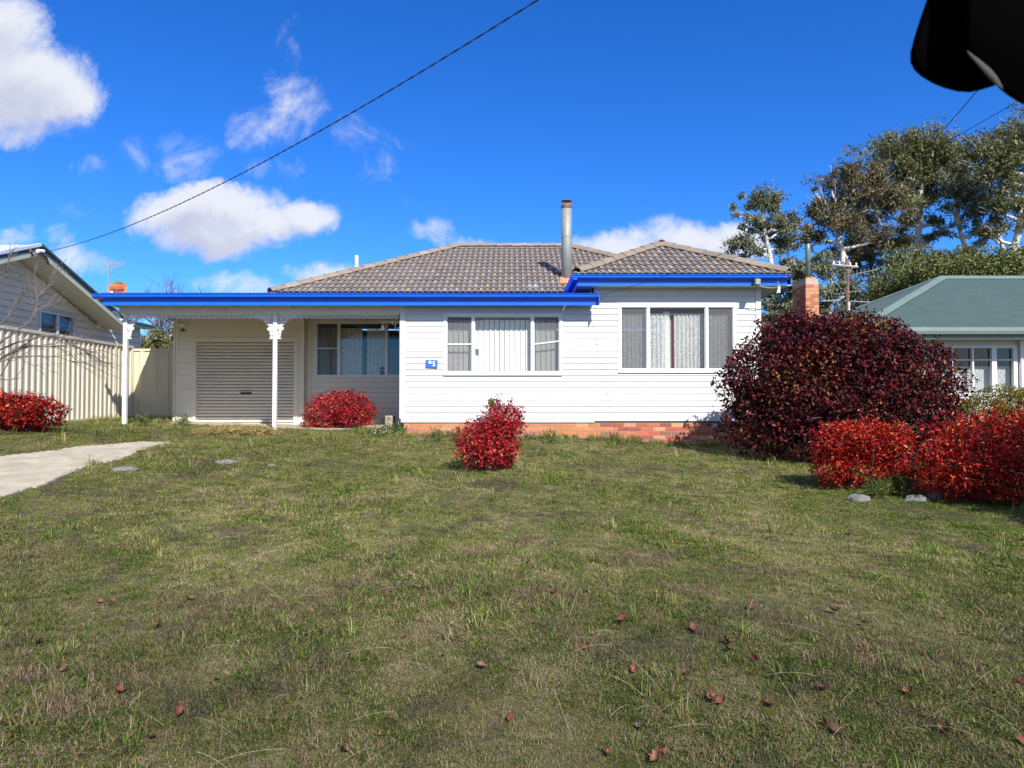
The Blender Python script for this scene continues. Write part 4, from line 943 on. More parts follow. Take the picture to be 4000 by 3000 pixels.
def stems(name, m, parent, base, tips, r0=.012, r1=.004, seed=0, wob=.05, seg=5):
    rd = random.Random(seed); mb = MB()
    for t in tips:
        b = Vector(base)+Vector((rd.uniform(-.08, .08), rd.uniform(-.08, .08), 0)); t = Vector(t); pts = []
        for k in range(5):
            f = k/4; pts.append(b.lerp(t, f)+Vector((rd.uniform(-wob, wob), rd.uniform(-wob, wob), (f*(1-f))*.15))*(1 if 0 < k < 4 else 0))
        mb.tube(pts, [r0+(r1-r0)*k/4 for k in range(5)], seg, False)
    return mb.build(name, m, parent)
def bush(name, label, base, C, rad, n, L, Wd, m, cat='shrub', group=None, sprigs=40, seed=1, tintf=None, shell=.4, droop=.25, spl=.14, **kw):
    base = Vector(base); t = thing(name, base, label, cat, group)
    C = [tuple(base+Vector(c)) for c in C]
    leaves('foliage', M[m], t, C, rad, n, L, Wd, shell, droop, seed, tintf=tintf, **kw)
    rd = random.Random(seed); tips = []
    for k in range(14):
        c, r_ = Vector(C[k % len(C)]), rad[k % len(C)]; a = rd.random()*6.28; tips.append(c+Vector((math.cos(a)*r_[0]*.8, math.sin(a)*r_[1]*.8, rd.uniform(-.3, .7)*r_[2])))
    stems('stem', M['twig'], t, base-Vector((0, 0, .05)), tips, seed=seed)
    # sprays that break the outline
    sc, sr = [], []; st = []
    for k in range(sprigs):
        j = rd.randrange(len(C)); a = rd.random()*6.28; e = rd.uniform(-.35, 1.3); r_ = rad[j]; c = Vector(C[j])
        d = Vector((math.cos(a)*math.cos(e), math.sin(a)*math.cos(e), math.sin(e))); p = c+Vector((d.x*r_[0], d.y*r_[1], d.z*r_[2])); ln = spl*rd.uniform(.4, 1.3)
        if rd.random() < .25: ln *= 1.9
        for s in (.25, .6, 1): sc.append(tuple(p+d*ln*s+Vector((0, 0, -.02*s)))); sr.append((spl*.22,)*3)
        st.append((p-d*.08, p+d*ln))
    if sprigs:
        leaves('sprig', M[m], t, sc, sr, sprigs*14, L, Wd, .9, droop, seed+50, tintf=tintf)['kind'] = 'stuff'
        mb = MB()
        for a, b in st: mb.tube([a, b], .004, 4, False)
        mb.build('twig', M['twig'], t)['kind'] = 'stuff'
    return t
def hz(lo, hi): return lambda P, u, t: t*.8+.2*np.clip((P[:, 2]-lo)/(hi-lo), 0, 1)
def gp(px, d): x = xp(px, d); return Vector((x, d, Z(x, d)))
NG = 'red leaved shrubs around the lawn'
b = gp(1905, 11.0)
bush('red_shrub', 'small leaning crimson shrub standing alone in the middle of the lawn', b, [(-.06, 0, .40), (.10, .05, .36), (.29, .10, .76), (.12, .05, .66), (.24, .05, .18)], [(.43, .40, .36), (.38, .36, .26), (.27, .27, .25), (.30, .30, .26), (.14, .14, .14)], 14000, .050, .0090, 'nandina', group=NG, sprigs=46, seed=3, shell=.5, spl=.10)
b = gp(1330, 16.65)
bush('red_shrub', 'rounded pinkish red shrub below the shaded porch window', b, [(-.30, 0, .40), (.28, 0, .42), (.02, -.05, .44), (-.62, -.1, .14), (.55, -.1, .22)], [(.48, .42, .42), (.50, .42, .42), (.5, .42, .42), (.2, .2, .18), (.2, .22, .22)], 11000, .058, .011, 'nandina', group=NG, sprigs=30, seed=4, spl=.09)
b = gp(50, 13.2); b.x = -8.55; b.z = Z(b.x, b.y)
bush('red_shrub', 'red shrub at the left edge in front of the cream fence', b, [(-.45, 0, .36), (.18, 0, .32), (-.2, -.1, .40), (-.9, 0, .4)], [(.44, .4, .30), (.36, .36, .26), (.40, .38, .28), (.4, .4, .3)], 6500, .085, .014, 'nandina2', group=NG, sprigs=46, seed=5, spl=.14)
b = gp(3365, 9.85)
bush('red_shrub', 'clipped boxy scarlet shrub in front of the big maroon shrub', b, [(-.40, 0, .64), (.38, 0, .64), (0, 0, .62), (-.42, 0, .32), (.38, 0, .24), (0, 0, .30), (-.2, 0, .68), (.2, 0, .68)], [(.26, .40, .24), (.26, .40, .24), (.45, .45, .28), (.24, .36, .28), (.30, .36, .22), (.4, .4, .3), (.28, .4, .20), (.28, .4, .20)], 16000, .050, .010, 'nandina2', group=NG, sprigs=40, seed=6, shell=.5, spl=.07)
b = gp(3850, 9.1); b += Vector((0, 0, 0))
bush('red_shrub', 'largest scarlet shrub spreading out at the right edge of the lawn', b, [(-.30, -.1, .47), (.35, 0, .50), (1.0, 0, .5), (-.55, 0, .38), (.1, -.2, .30), (.9, -.2, .3)], [(.52, .5, .44), (.6, .55, .46), (.6, .55, .5), (.40, .42, .32), (.5, .45, .30), (.5, .45, .3)], 21000, .052, .010, 'nandina2', group=NG, sprigs=60, seed=7, shell=.5, spl=.10)
b = Vector((6.75, 6.9, Z(6.75, 6.9)))
bush('evergreen_shrub', 'tall dark evergreen shrub standing just beyond the right edge of the view', b, [(0, 0, 1.2), (0, 0, 2.2), (.1, 0, 3.0), (-.2, .1, .6)], [(.8, .8, 1.0), (.7, .7, .9), (.45, .45, .7), (.8, .8, .6)], 12000, .09, .02, 'dense', sprigs=20, seed=23)
b = gp(3860, 10.7)
bush('red_shrub', 'low scarlet shrub just behind the largest one at the right', b, [(-.35, 0, .56), (.35, 0, .62), (1.1, 0, .64), (.3, 0, .4), (-.4, 0, .3)], [(.55, .5, .42), (.65, .5, .44), (.6, .5, .44), (.9, .5, .5), (.5, .4, .45)], 12000, .064, .013, 'nandina2', group=NG, sprigs=50, seed=8, shell=.45, spl=.10)
b = gp(3290, 13.0); b.x = 5.75
def mar(P, u, t):
    n = np.sin(P[:, 0]*2.7+1)*np.cos(P[:, 2]*3.1+P[:, 1])*.5+.5
    return t*(.79+.34*n)
bush('maroon_shrub', 'huge rounded dark maroon shrub hiding the right corner of the white house', b,
     [(0, 0, 1.40), (-.95, 0, 1.35), (.95, .1, 1.30), (-.45, .1, 1.95), (.5, .1, 1.90), (-1.35, .1, .75), (1.35, .1, .8), (0, -.4, .8), (-.7, -.4, .7), (.8, -.4, .8), (0, .2, 2.05), (-1.25, .1, 1.45), (1.45, .1, 1.35), (-.75, .1, 2.1), (.7, .1, 2.05)],
     [(1.25, 1.2, 1.2), (1.05, 1.0, .95), (1.05, 1.0, .95), (.85, .8, .72), (.85, .8, .72), (.72, .8, .70), (.72, .8, .75), (1.1, .9, .8), (.9, .8, .7), (.9, .8, .75), (.8, .7, .55), (.80, .8, .75), (.75, .8, .8), (.62, .6, .52), (.68, .6, .52)], 76000, .072, .019, 'maroon', sprigs=110, seed=9, tintf=mar, shell=.55, spl=.16)
b = gp(3935, 12.6)
bush('clipped_shrub', 'clipped dome of yellow green foliage below the neighbour window', b, [(0, 0, .62), (.5, 0, .62), (-.4, 0, .55)], [(.85, .8, .72), (.8, .8, .72), (.6, .7, .6)], 42000, .030, .011, 'yellowg', sprigs=0, seed=10, shell=.22, droop=-.2, lump=.25)
# thin sucker stems above the lawn shrub
b0 = gp(1905, 11.0)
sk = thing('dry_stalk', b0, 'thin dry stalks with one yellow leaf tuft rising above the lone shrub', 'plant')
q = [at(1935, 1605, 11), at(1945, 1575, 11), at(1955, 1545, 11), at(1968, 1518, 11)]
MB().tube([b0, *q], [.006, .004, .003, .002, .0015], 4).tube([b0+Vector((-.1, 0, 0)), at(1865, 1640, 11), at(1858, 1600, 11)], [.005, .004, .002], 4).tube([b0, at(1918, 1620, 11), at(1921, 1575, 11)], [.005, .003, .003], 4).tube([b0+Vector((-.2, 0, .1)), at(1862, 1668, 11), at(1830, 1672, 11), at(1800, 1660, 11)], [.005, .004, .003, .002], 4).build('stem', M['twig'], sk)
leaves('leaf_tuft', M['yellowg'], sk, [at(1921, 1568, 11), at(1922, 1578, 11)], [(.045, .04, .045), (.04, .04, .04)], 110, .05, .012, .9, .2, 77)

# ---------------- trees ----------------
def limb(mb, a, b, r0, r1, rd, wob=.06, n=6, seg=7):
    a = Vector(a); b = Vector(b); L = (b-a).length; pts = [a]
    for k in range(1, n): f = k/n; pts.append(a.lerp(b, f)+Vector([rd.uniform(-wob, wob)*L for _ in range(3)])*.6)
    pts.append(b); mb.tube(pts, [r0+(r1-r0)*k/n for k in range(n+1)], seg, False); return pts
def gum(label, d, base, fork, clumps, lm='gum', n=5000, r0=.25, leaf=(.26, .036), seed=1, bark='bark', group='gum trees on the rise behind the right house', extra=(), name='gum_tree', cl=110, cat='tree'):
    """base, fork: trunk pixels at distance d; clumps: (px, py, radius_m, depth offset[, y squash])"""
    rd = random.Random(seed); B = at(base[0], base[1], d); B.z = Z(B.x, d)-.2; B.x = at(base[0], 1500, d).x
    K = [at(p[0], p[1], d+(p[2] if len(p) > 2 else 0)) for p in fork]; t = thing(name, B, label, cat, group)
    mb = MB(); prev = B; r = r0; path = []
    for q in K:
        path += limb(mb, prev, q, r, r*.72, rd, .03, 5, 8); prev = q; r *= .72
    trunk = mb.build('trunk', M[bark], t, smooth=True)
    lb = MB(); C, Rd = [], []
    for c in clumps:
        p = at(c[0], c[1], d+c[3]); sq = c[4] if len(c) > 4 else .62
        C.append(p); Rd.append((c[2], c[2], c[2]*sq))
        src = min(path[2:], key=lambda s: (s-p).length+max(0, s.z-p.z+.5)*1.5)
        pts = limb(lb, src, p-Vector((0, 0, c[2]*.2)), r0*.42, .045, rd, .09, 6, 5)
        for k in range(3):
            a = rd.random()*6.28; e = rd.uniform(-.2, 1); tip = p+Vector((math.cos(a)*c[2]*.8, math.sin(a)*c[2]*.8, math.sin(e)*c[2]*sq*.9)); limb(lb, pts[rd.choice((3, 4, 5))], tip, .03, .010, rd, .1, 4, 4)
    for e in extra: limb(lb, at(*e[0]), at(*e[1]), e[2], e[2]*.5, rd, .05)
    lb.build('limb', M[bark], t, smooth=True)
    leaves('crown', M[lm], t, C, Rd, int(n*1.08), leaf[0], leaf[1]*1.15, .95, .55, seed, clump=cl, out=.2)
    return t
# (px, py, r m, depth, squash)
gum('slender young gum with an open grey green crown left of the flue', 38, (3018, 1300), [(3010, 1000), (2984, 888), (2975, 800)],
    [(2960, 790, 1.15, 0), (3020, 800, .9, .5), (2900, 830, .8, 0), (2975, 850, .9, -.5), (3050, 850, .8, 0), (3010, 905, .8, .5), (2930, 880, .55, 0), (2905, 960, 1.1, 0, .5), (2965, 975, .9, 0, .5), (3060, 950, 1.0, .5), (3040, 870, .7, 0), (3095, 880, .9, 0), (3110, 860, .5, 0), (2880, 935, .7, 0, .5)], 'gum3', 11500, .16, (.19, .026), 11)
gum('broad rusty brown gum with a wide spreading crown', 42, (3330, 1300), [(3300, 1120), (3290, 980), (3275, 850)],
    [(3330, 660, 1.7, 0), (3250, 720, 1.5, 0), (3200, 790, 1.1, 0), (3300, 780, 2.0, .5), (3390, 740, 1.9, 0), (3220, 850, 1.2, -.5), (3280, 880, 1.5, 0), (3370, 860, 1.8, 1), (3460, 800, 1.5, 0), (3200, 920, .9, 0), (3330, 960, 1.2, 1), (3420, 930, 1.2, 0), (3180, 740, .5, 0), (3150, 925, 1.2, 0), (3250, 990, .9, .5), (3190, 830, .6, 0)], 'gum2', 21000, .26, (.22, .030), 12, extra=[((3270, 930, 42), (3310, 1010, 42), .10), ((3440, 880, 42), (3400, 760, 42), .08)])
gum('tallest gum in the middle of the group with a domed olive crown', 45, (3590, 1250), [(3580, 1050), (3592, 850), (3600, 720)],
    [(3555, 570, 2.0, 0), (3640, 570, 2.0, 0), (3480, 600, 2.0, 0), (3590, 620, 2.4, .5), (3690, 600, 1.6, 0), (3420, 650, 1.5, -.5), (3520, 690, 2.1, 0), (3640, 690, 2.0, 0), (3590, 760, 1.6, 1), (3530, 790, 1.5, 0), (3660, 760, 1.2, 0), (3480, 740, 1.6, 0), (3710, 570, 1.0, 0), (3400, 690, 1.2, 0), (3560, 850, 1.1, 0), (3660, 860, .9, 0), (3500, 840, 1.0, 0), (3625, 930, .9, 0)], 'gum', 25000, .34, (.23, .032), 13)
gum('leaning white trunked gum at the right edge of the view', 40, (3955, 1250), [(3961, 991), (3985, 860), (4015, 640)],
    [(3880, 590, 1.6, 0), (3960, 555, 1.8, 0), (4040, 500, 2.1, 0), (3830, 600, 1.4, 0), (3900, 640, 1.8, 0), (3990, 620, 2.0, .5), (3790, 560, .9, 0), (3780, 640, .9, 0), (3850, 690, 1.2, 0), (3940, 740, 1.4, 0), (3890, 820, 1.1, 0), (3960, 790, 1.2, 0), (4060, 700, 2.0, 0), (4100, 560, 2.0, 0), (3950, 880, 1.0, 0), (3870, 910, .9, 0), (4030, 840, 1.3, 0)], 'gum', 23000, .30, (.21, .030), 14)
gum('many branched gum with bare white limbs beside the leaning one', 44, (3800, 1250), [(3790, 1060), (3750, 900), (3730, 760)],
    [(3720, 740, 1.4, 0), (3790, 760, 1.7, 0), (3740, 690, 1.1, 0), (3700, 800, .8, 0), (3800, 840, 1.2, 0), (3850, 770, 1.2, 0), (3720, 660, .9, 0), (3810, 700, 1.0, 0), (3860, 880, 1.1, 0), (3770, 640, .9, 0), (3700, 890, .7, 0), (3830, 950, .9, 0)], 'gum3', 12000, .22, (.21, .028), 15, extra=[((3925, 990, 44), (3870, 840, 44), .14), ((3900, 950, 44), (3820, 880, 44), .10), ((3745, 895, 44), (3724, 830, 44), .10)])
gum('gum with a pale mottled trunk behind the television antenna', 50, (3394, 1320), [(3394, 1148), (3402, 1030), (3410, 900)],
    [(3450, 960, 1.6, 0), (3380, 1000, 1.2, 0), (3460, 1060, 1.6, 0), (3330, 1050, 1.2, 0), (3510, 900, 1.4, 0), (3470, 1150, 1.4, 0), (3540, 960, 1.2, 0), (3360, 1180, 1.3, 0), (3420, 1200, 1.3, 0)], 'gum2', 14000, .22, (.22, .032), 16)
gum('low gum foliage between the white house corner and the brick chimney', 33, (3080, 1400), [(3040, 1230), (3020, 1150)],
    [(3010, 1190, 1.0, 0), (3060, 1120, 1.1, 0), (3090, 1190, .9, 0), (3020, 1260, 1.0, 0), (3090, 1270, 1.0, 0), (3110, 1050, .8, 0), (3060, 1040, .6, 0), (2985, 1280, .8, 0), (3130, 1130, .8, 0), (2990, 1230, .7, 0)], 'gum3', 11000, .14, (.19, .030), 17, extra=[((3030, 1140, 33), (3080, 1210, 33), .09), ((3090, 1110, 33), (3110, 1180, 33), .07)])
gum('loose grey gum showing between the chimney and the antenna mast', 36, (3260, 1400), [(3240, 1230), (3250, 1100)],
    [(3220, 1060, .9, 0), (3270, 1120, .9, 0), (3240, 1170, .8, 0), (3290, 1060, .6, 0), (3330, 1140, .8, 0), (3240, 1000, .7, 0), (3350, 1220, .9, 0), (3260, 1240, .9, 0), (3180, 1020, .6, 0)], 'gum3', 9000, .14, (.19, .028), 18)
DG_ = 'bushy green trees behind the green roof'
gum('bushy olive green tree directly behind the green roof ridge', 33, (3700, 1300), [(3690, 1120)],
    [(3640, 1075, 1.1, 0), (3720, 1060, 1.2, 0), (3800, 1075, 1.2, 0), (3700, 1060, 1.6, 0), (3600, 1060, 1.2, 0), (3770, 1080, 1.6, 0), (3850, 1020, 1.1, 0), (3770, 985, .6, 0), (3670, 1000, .5, 0)], 'dense', 17000, .2, (.13, .030), 19, 'barkd', DG_, name='bushy_tree', cl=0)
gum('bushy green tree at the right edge above the green roof', 32, (3930, 1300), [(3930, 1120)],
    [(3920, 1045, 1.1, 0), (3980, 1060, 1.1, 0), (3900, 1060, 1.5, 0), (4020, 1000, 1.2, 0), (3970, 1080, 1.5, 0), (4060, 1040, 1.6, 0)], 'dense', 14000, .2, (.13, .030), 20, 'barkd', DG_, name='bushy_tree', cl=0)
gum('dark bushy tree at the left end of the green roof', 35, (3520, 1350), [(3520, 1180)],
    [(3520, 1090, 1.4, 0), (3450, 1130, 1.1, 0), (3570, 1130, 1.4, 0), (3480, 1180, 1.2, 0), (3560, 1050, 1.0, 0), (3510, 1000, .8, 1), (3590, 1000, .9, 1)], 'dense', 11000, .2, (.13, .028), 21, 'barkd', DG_, name='bushy_tree', cl=0)
# trees seen through the gap beside the carport
gum('dark tree seen through the gap beside the carport', 34, (640, 1450), [(645, 1400), (640, 1340)],
    [(600, 1330, .7, 0), (650, 1350, .7, 0), (690, 1330, .6, 0), (615, 1370, .8, 0), (670, 1380, .8, 0), (560, 1370, .7, 0), (640, 1300, .3, 0), (690, 1285, .3, 0)], 'gum', 5200, .16, (.16, .03), 22, 'bark', 'trees glimpsed beside the carport')
# bare trees
def bare(label, d, base, spread, top, n, seed, group=None, r0=.10, name='bare_tree', m='twig', depth=4, lean=0):
    rd = random.Random(seed); B = Vector((xp(base, d), d, 0)); B.z = Z(B.x, d)-.1; t = thing(name, B, label, 'tree', group)
    tk = MB(); H = at(base, top, d).z; Kz = B.z+(H-B.z)*.35; tw = MB(); cnt = [0]
    K = Vector((B.x+lean*.3, d, Kz)); limb(tk, B, K, r0, r0*.7, rd, .03)
    def grow(p, dr, L, r, lev):
        e = p+dr*L; n_ = 3; pts = [p]
        for k in range(1, n_+1): pts.append(p.lerp(e, k/n_)+Vector([rd.uniform(-.07, .07)*L for _ in range(3)]))
        tw.tube(pts, [r*(1-.12*k) for k in range(n_+1)], 4 if lev else 5, False)
        if lev >= depth: return
        for k in range(rd.choice((2, 3, 3))):
            q = pts[rd.choice((1, 2, 3, 3))]; nd_ = (dr+Vector((rd.uniform(-.85, .85), rd.uniform(-.7, .7), rd.uniform(-.35, .6)))).normalized(); grow(q, nd_, L*rd.uniform(.55, .8), r*.62, lev+1)
    for k in range(n):
        a = rd.uniform(-1, 1); tipx = spread*a; dr = Vector((tipx, rd.uniform(-.5, .5)*spread, (H-Kz)*rd.uniform(.5, .8))); Ls = dr.length*.42; grow(K, dr.normalized(), Ls, r0*.4, 0)
    tk.build('trunk', M[m], t, smooth=True); tw.build('branch', M[m], t); return t
bare('bare crowned tree rising behind the carport roof', 44, 640, 3.0, 1040, 10, 31, r0=.2, depth=5)
bare('second smaller bare tree just right of the first behind the carport roof', 46, 740, 1.5, 1090, 6, 33, r0=.14, depth=5)
bare('bare twiggy tree peeping over the green edged gable', 30, 340, 1.5, 985, 8, 34, r0=.12, depth=4)
# bare shrub in front of the fence, rooted beyond the left edge
bs = thing('bare_shrub', (-9.0, 11.2, Z(-9, 11.2)), 'leafless grey branching shrub reaching in from the left across the fence', 'shrub')
rd = random.Random(5); mb = MB(); tw = MB(); K = Vector((-8.9, 11.2, 2.05)); limb(mb, (-9.0, 11.2, 1.0), K, .07, .05, rd, .04)
limb(mb, (-9.05, 11.25, 1.0), (-9.0, 11.4, 2.3), .06, .04, rd, .04)
mb.build('trunk', M['twig'], bs, smooth=True)
def arc(pp, d0, d1, r, sub=7, up=.0, tl=.5):
    P = [at(px, py, d0+(d1-d0)*i/(len(pp)-1)) for i, (px, py) in enumerate(pp)]
    tw.tube(P, [r*(1-.75*i/(len(P)-1)) for i in range(len(P))], 6, False)
    for k in range(sub*3):
        i = rd.randrange(1, len(P)); p = P[i-1].lerp(P[i], rd.random()); dr = ((P[i]-P[i-1]).normalized()+Vector((rd.uniform(-.2, .6), rd.uniform(-.5, .5), rd.uniform(-.7, .7)+up))).normalized()
        def g2(p, dr, L, r_, lev):
            e = p+dr*L; mid = p.lerp(e, .5)+Vector((rd.uniform(-.06, .06), 0, rd.uniform(-.06, .06)))*L*2; tw.tube([p, mid, e], [r_, r_*.75, r_*.5], 4, False)
            if lev < 3:
                for _ in range(rd.choice((2, 2, 3))): g2(mid.lerp(e, rd.random()), (dr+Vector((rd.uniform(-.6, .6), rd.uniform(-.5, .5), rd.uniform(-.6, .6)))).normalized(), L*.62, r_*.62, lev+1)
        g2(p, dr, tl*rd.uniform(.4, 1), max(.0055, r*.34), 1)
arc([(-300, 1560), (-60, 1440), (40, 1380), (110, 1350), (200, 1355), (290, 1350), (360, 1380)], 11.2, 12.3, .022, 6)
arc([(-300, 1560), (-80, 1400), (60, 1340), (170, 1310), (240, 1320), (330, 1370), (350, 1390)], 11.2, 12.0, .018, 6)
arc([(-300, 1520), (-60, 1430), (60, 1395), (150, 1390), (230, 1395), (300, 1420)], 11.2, 11.8, .016, 4)
arc([(-300, 1560), (-60, 1380), (70, 1290), (110, 1260), (140, 1215), (155, 1205), (190, 1195)], 11.2, 11.6, .018, 3, tl=.3)
arc([(115, 1255), (140, 1210), (147, 1160), (138, 1110), (135, 1070)], 11.5, 11.8, .011, 4, .3, .25)
arc([(147, 1160), (180, 1130), (205, 1100), (210, 1080)], 11.6, 11.8, .008, 4, .2, .25)
arc([(-300, 1500), (-60, 1300), (20, 1250), (50, 1210), (60, 1170), (80, 1150)], 11.2, 11.3, .014, 4, .3, .3)
arc([(-300, 1400), (-100, 1180), (0, 1092), (25, 1075), (30, 1040), (40, 1000)], 11.2, 11.3, .014, 4, .3, .3)
arc([(-300, 1660), (-40, 1500), (5, 1465), (25, 1430), (35, 1400)], 11.2, 11.0, .014, 3, .2, .3)
arc([(-200, 1480), (-20, 1478), (40, 1485), (62, 1475), (92, 1435)], 11, 11, .014, 1, .2, .2)
tw.build('branch', M['twig'], bs)

# ---------------- right neighbour ----------------
RN = thing('green_roofed_house', (12, 18, .6), 'pale house with a green corrugated steel hip roof on the right', 'house')
t2 = .42; NE, ND, NLX = 3.30, 16.4, 7.70; NRD, NRZ = 20.8, 3.30+t2*4.4; NRL = NLX+4.4; FXR = 24
mb = MB()
def corrplane(a, b, c, d_, m, pitch=.12, amp=.010, name='roof_slope'):
    """corrugated sheet quad a-b eave, d-c ridge; ribs run up the slope"""
    a, b, c, d_ = map(Vector, (a, b, c, d_)); n = int((b-a).length/pitch)*4; up = (b-a).cross(d_-a).normalized(); vs = []; ev = (b-a)/n
    # clip each rib line between eave and hip edges
    slope = ((c+d_)/2-(a+b)/2); slope = slope-(b-a)*(slope.dot(b-a)/(b-a).length_squared); L = (b-a).length; h = slope.length; sd = slope/h; ex = (b-a)/L
    xd = (d_-a).dot(ex); xc = (c-a).dot(ex)
    for i in range(n+1):
        s = L*i/n; top = h
        if s < xd: top = h*s/max(xd, 1e-6)
        if s > xc: top = min(top, h*(L-s)/max(L-xc, 1e-6))
        w = up*amp*math.sin(i/4*2*math.pi); vs += [a+ex*s+w, a+ex*s+sd*max(top, .001)+w]
    return MB().add(vs, [(2*i, 2*i+2, 2*i+3, 2*i+1) for i in range(n)]).build(name, M[m], RN)
corrplane((NLX, ND, NE), (FXR, ND, NE), (FXR, NRD, NRZ), (NRL, NRD, NRZ), 'groof')
corrplane((NLX, 25.2, NE), (NLX, ND, NE), (NRL, NRD, NRZ), (NRL, NRD+.01, NRZ), 'groof')
MB().add([(NLX, 25.2, NE), (FXR, 25.2, NE), (FXR, NRD, NRZ), (NRL, NRD, NRZ)], [(0, 1, 2, 3)]).build('roof_slope', M['groof'], RN)
def capstrip(a, b, w, name='ridge_capping'):
    a, b = Vector(a), Vector(b); d = (b-a).normalized(); s = d.cross(Vector((0, 0, 1))).normalized()*w; u = Vector((0, 0, .035)); e = Vector((0, 0, -.075 if abs(d.z) < .01 else -.045))
    MB().hexa([a-s+e, a+s+e, b+s+e, b-s+e, a-s*.12+u, a+s*.12+u, b+s*.12+u, b-s*.12+u]).build(name, M['groof2'], RN)
capstrip((NRL, NRD, NRZ+.02), (FXR, NRD, NRZ+.02), .17)
a, b = Vector((NRL, NRD, NRZ+.02)), Vector((NLX, ND, NE+.02)); m_ = a.lerp(b, .45)
capstrip(a, m_, .17); capstrip(m_+(b-a).normalized()*-.05+Vector((0, 0, .008)), b, .17)
capstrip(a, (NLX, 25.2, NE+.02), .15)
MB().prism([(ND-.12, NE-.02), (ND-.13, NE+.005), (ND-.10, NE-.005), (ND-.02, NE-.01), (ND-.02, NE-.17), (ND-.11, NE-.17), (ND-.125, NE-.10)], NLX-.1, FXR).build('gutter', M['groof2'], RN)
MB().box(NLX+.1, FXR, ND+.0, ND+.03, NE-.24, NE-.03).build('fascia', M['groof2'], RN)
WD = 16.95
MB().box(NLX+.1, FXR, ND+.031, WD, NE-.25, NE-.235).build('soffit', M['rwall'], RN)
NW = (xp(3640, WD), xp(3976, WD), zp(1545, WD), zp(1350, WD))
mb = MB()
for (p, q, r, s) in ((NLX+.5, NW[0], .3, NE-.25), (NW[1], 14.6, .3, NE-.25), (NW[0], NW[1], .3, NW[2]), (NW[0], NW[1], NW[3], NE-.25), (14.6, FXR-.5, .3, NE-.25)): mb.box(p, q, WD+.001, WD+.12, r, s)
mb.build('wall', M['rwall'], RN)
MB().box(NLX+.5, NLX+.62, WD+.121, 24.6, .3, NE-.25).build('wall', M['rwall'], RN)
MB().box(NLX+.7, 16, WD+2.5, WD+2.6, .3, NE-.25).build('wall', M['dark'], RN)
w = MB(); x0, x1, z0, z1 = NW; f = .06
w.box(x0, x1, WD-.03, WD+.06, z0, z0+f).box(x0, x1, WD-.03, WD+.06, z1-f, z1).box(x0, x0+f, WD-.03, WD+.06, z0+f, z1-f).box(x1-f, x1, WD-.03, WD+.06, z0+f, z1-f)
w = w.build('window', M['trim'], RN)
MX = [xp(p, WD) for p in (3721, 3800, 3883, 3961)]; tz = zp(1406, WD)
for x, hw in zip(MX, (.012, .018, .055, .018)): MB().box(x-hw, x+hw, WD-.04, WD+.05, z0+f, z1-f).build('mullion', M['trim'], w)
eds = [x0+f]+MX+[x1-f]
for i in range(5):
    MB().box(eds[i]+.02, eds[i+1]-.02, WD-.01, WD+.03, tz-.012, tz+.012).build('transom', M['trim'], w)
    MB().box(eds[i]+.02, eds[i+1]-.02, WD+.032, WD+.036, z0+f, z1-f).build('pane', M['glass'], w)
c = thing('lace_curtain', (xp(3850, WD), WD+.15, 2.4), 'white net half curtain in the green roofed house window', 'curtain')
curtain('curtain_panel', x0+.05, x1-.05, WD+.15, z0, zp(1430, WD), M['lace'], c, .012, .05, 9)
MB().box(xp(3990, WD), xp(4010, WD), WD-.05, WD-.001, .3, NE-.26).build('corner_board', M['trim'], RN)
MB().tube([(xp(3984, WD), WD-.08, .4), (xp(3984, WD), WD-.08, NE-.2)], .035, 8).build('downpipe', M['trim'], RN)

# ---------------- brick chimney with green flue ----------------
CD = 17.0; cx0, cx1 = xp(3152, CD), xp(3203, CD); cxl = cx0; ct = zp(1082, CD)
CH = thing('brick_chimney', ((cx0+cx1)/2, CD+.4, .6), 'orange brick chimney with a green flue behind the maroon shrub', 'chimney')
MB().box(cx0+.006, cx1-.006, CD+.006, CD+.80, .4, ct-.05).build('mortar_core', M['mortar'], CH)
def chb(): 
    r = random.random(); return (.40, .125, .045) if r < .6 else ((.50, .24, .11) if r < .85 else (.32, .085, .035))
LW = cx1-cx0
for r in range(26):
    z = ct-.16-.080*(r+1)
    k = r % 2; cut = LW*(.36 if k else .64)
    for (a, b) in ((0, cut-.005), (cut+.005, LW)):
        me = MB().box(0, b-a, 0, .10, 0, .070).mesh('brick', M['brick']) if r < 2 else None
        if me: bmesh_b[('c', k, a > 0)] = me
        link('brick', bmesh_b[('c', k, a > 0)], (cx0+a, CD, z), CH, color=chb() if (b-a) > LW*.5 else (.46, .23, .13))
    if r < 2: bmesh_b['cs'] = MB().box(0, .1, 0, .225, 0, .070).mesh('brick', M['brick'])
    for j in range(3):
        y0 = CD+.105+j*.235-(0 if k else .0)
        if y0+.225 < CD+.82: link('brick', bmesh_b['cs'], (cx0-.001, y0, z), CH, color=chb())
MB().box(cx0-.02+.03, cx1-.03, CD+.02, CD+.76, ct-.15, ct-.078).build('chimney_course', M['brick'], CH).color = (.42, .17, .10, 1)
MB().box(cx0+.03, cx1-.04, CD+.04, CD+.70, ct-.077, ct).build('chimney_course', M['brick'], CH).color = (.42, .22, .14, 1)
fxx = xp(3157+5, CD+.4); fz = ct
fl = MB().lathe([(.060, 0), (.060, .70), (.056, zp(938, CD+.4)-fz)], (fxx, CD+.4, fz), 16).build('flue', M['greenflue'], CH, smooth=True)
MB().lathe([(.075, 0), (.092, .02), (.092, .05), (.075, .06), (.088, .08), (.08, .11), (.03, .13)], (fxx, CD+.4, zp(950, CD+.4)), 16).build('flue_cap', M['black'], fl)

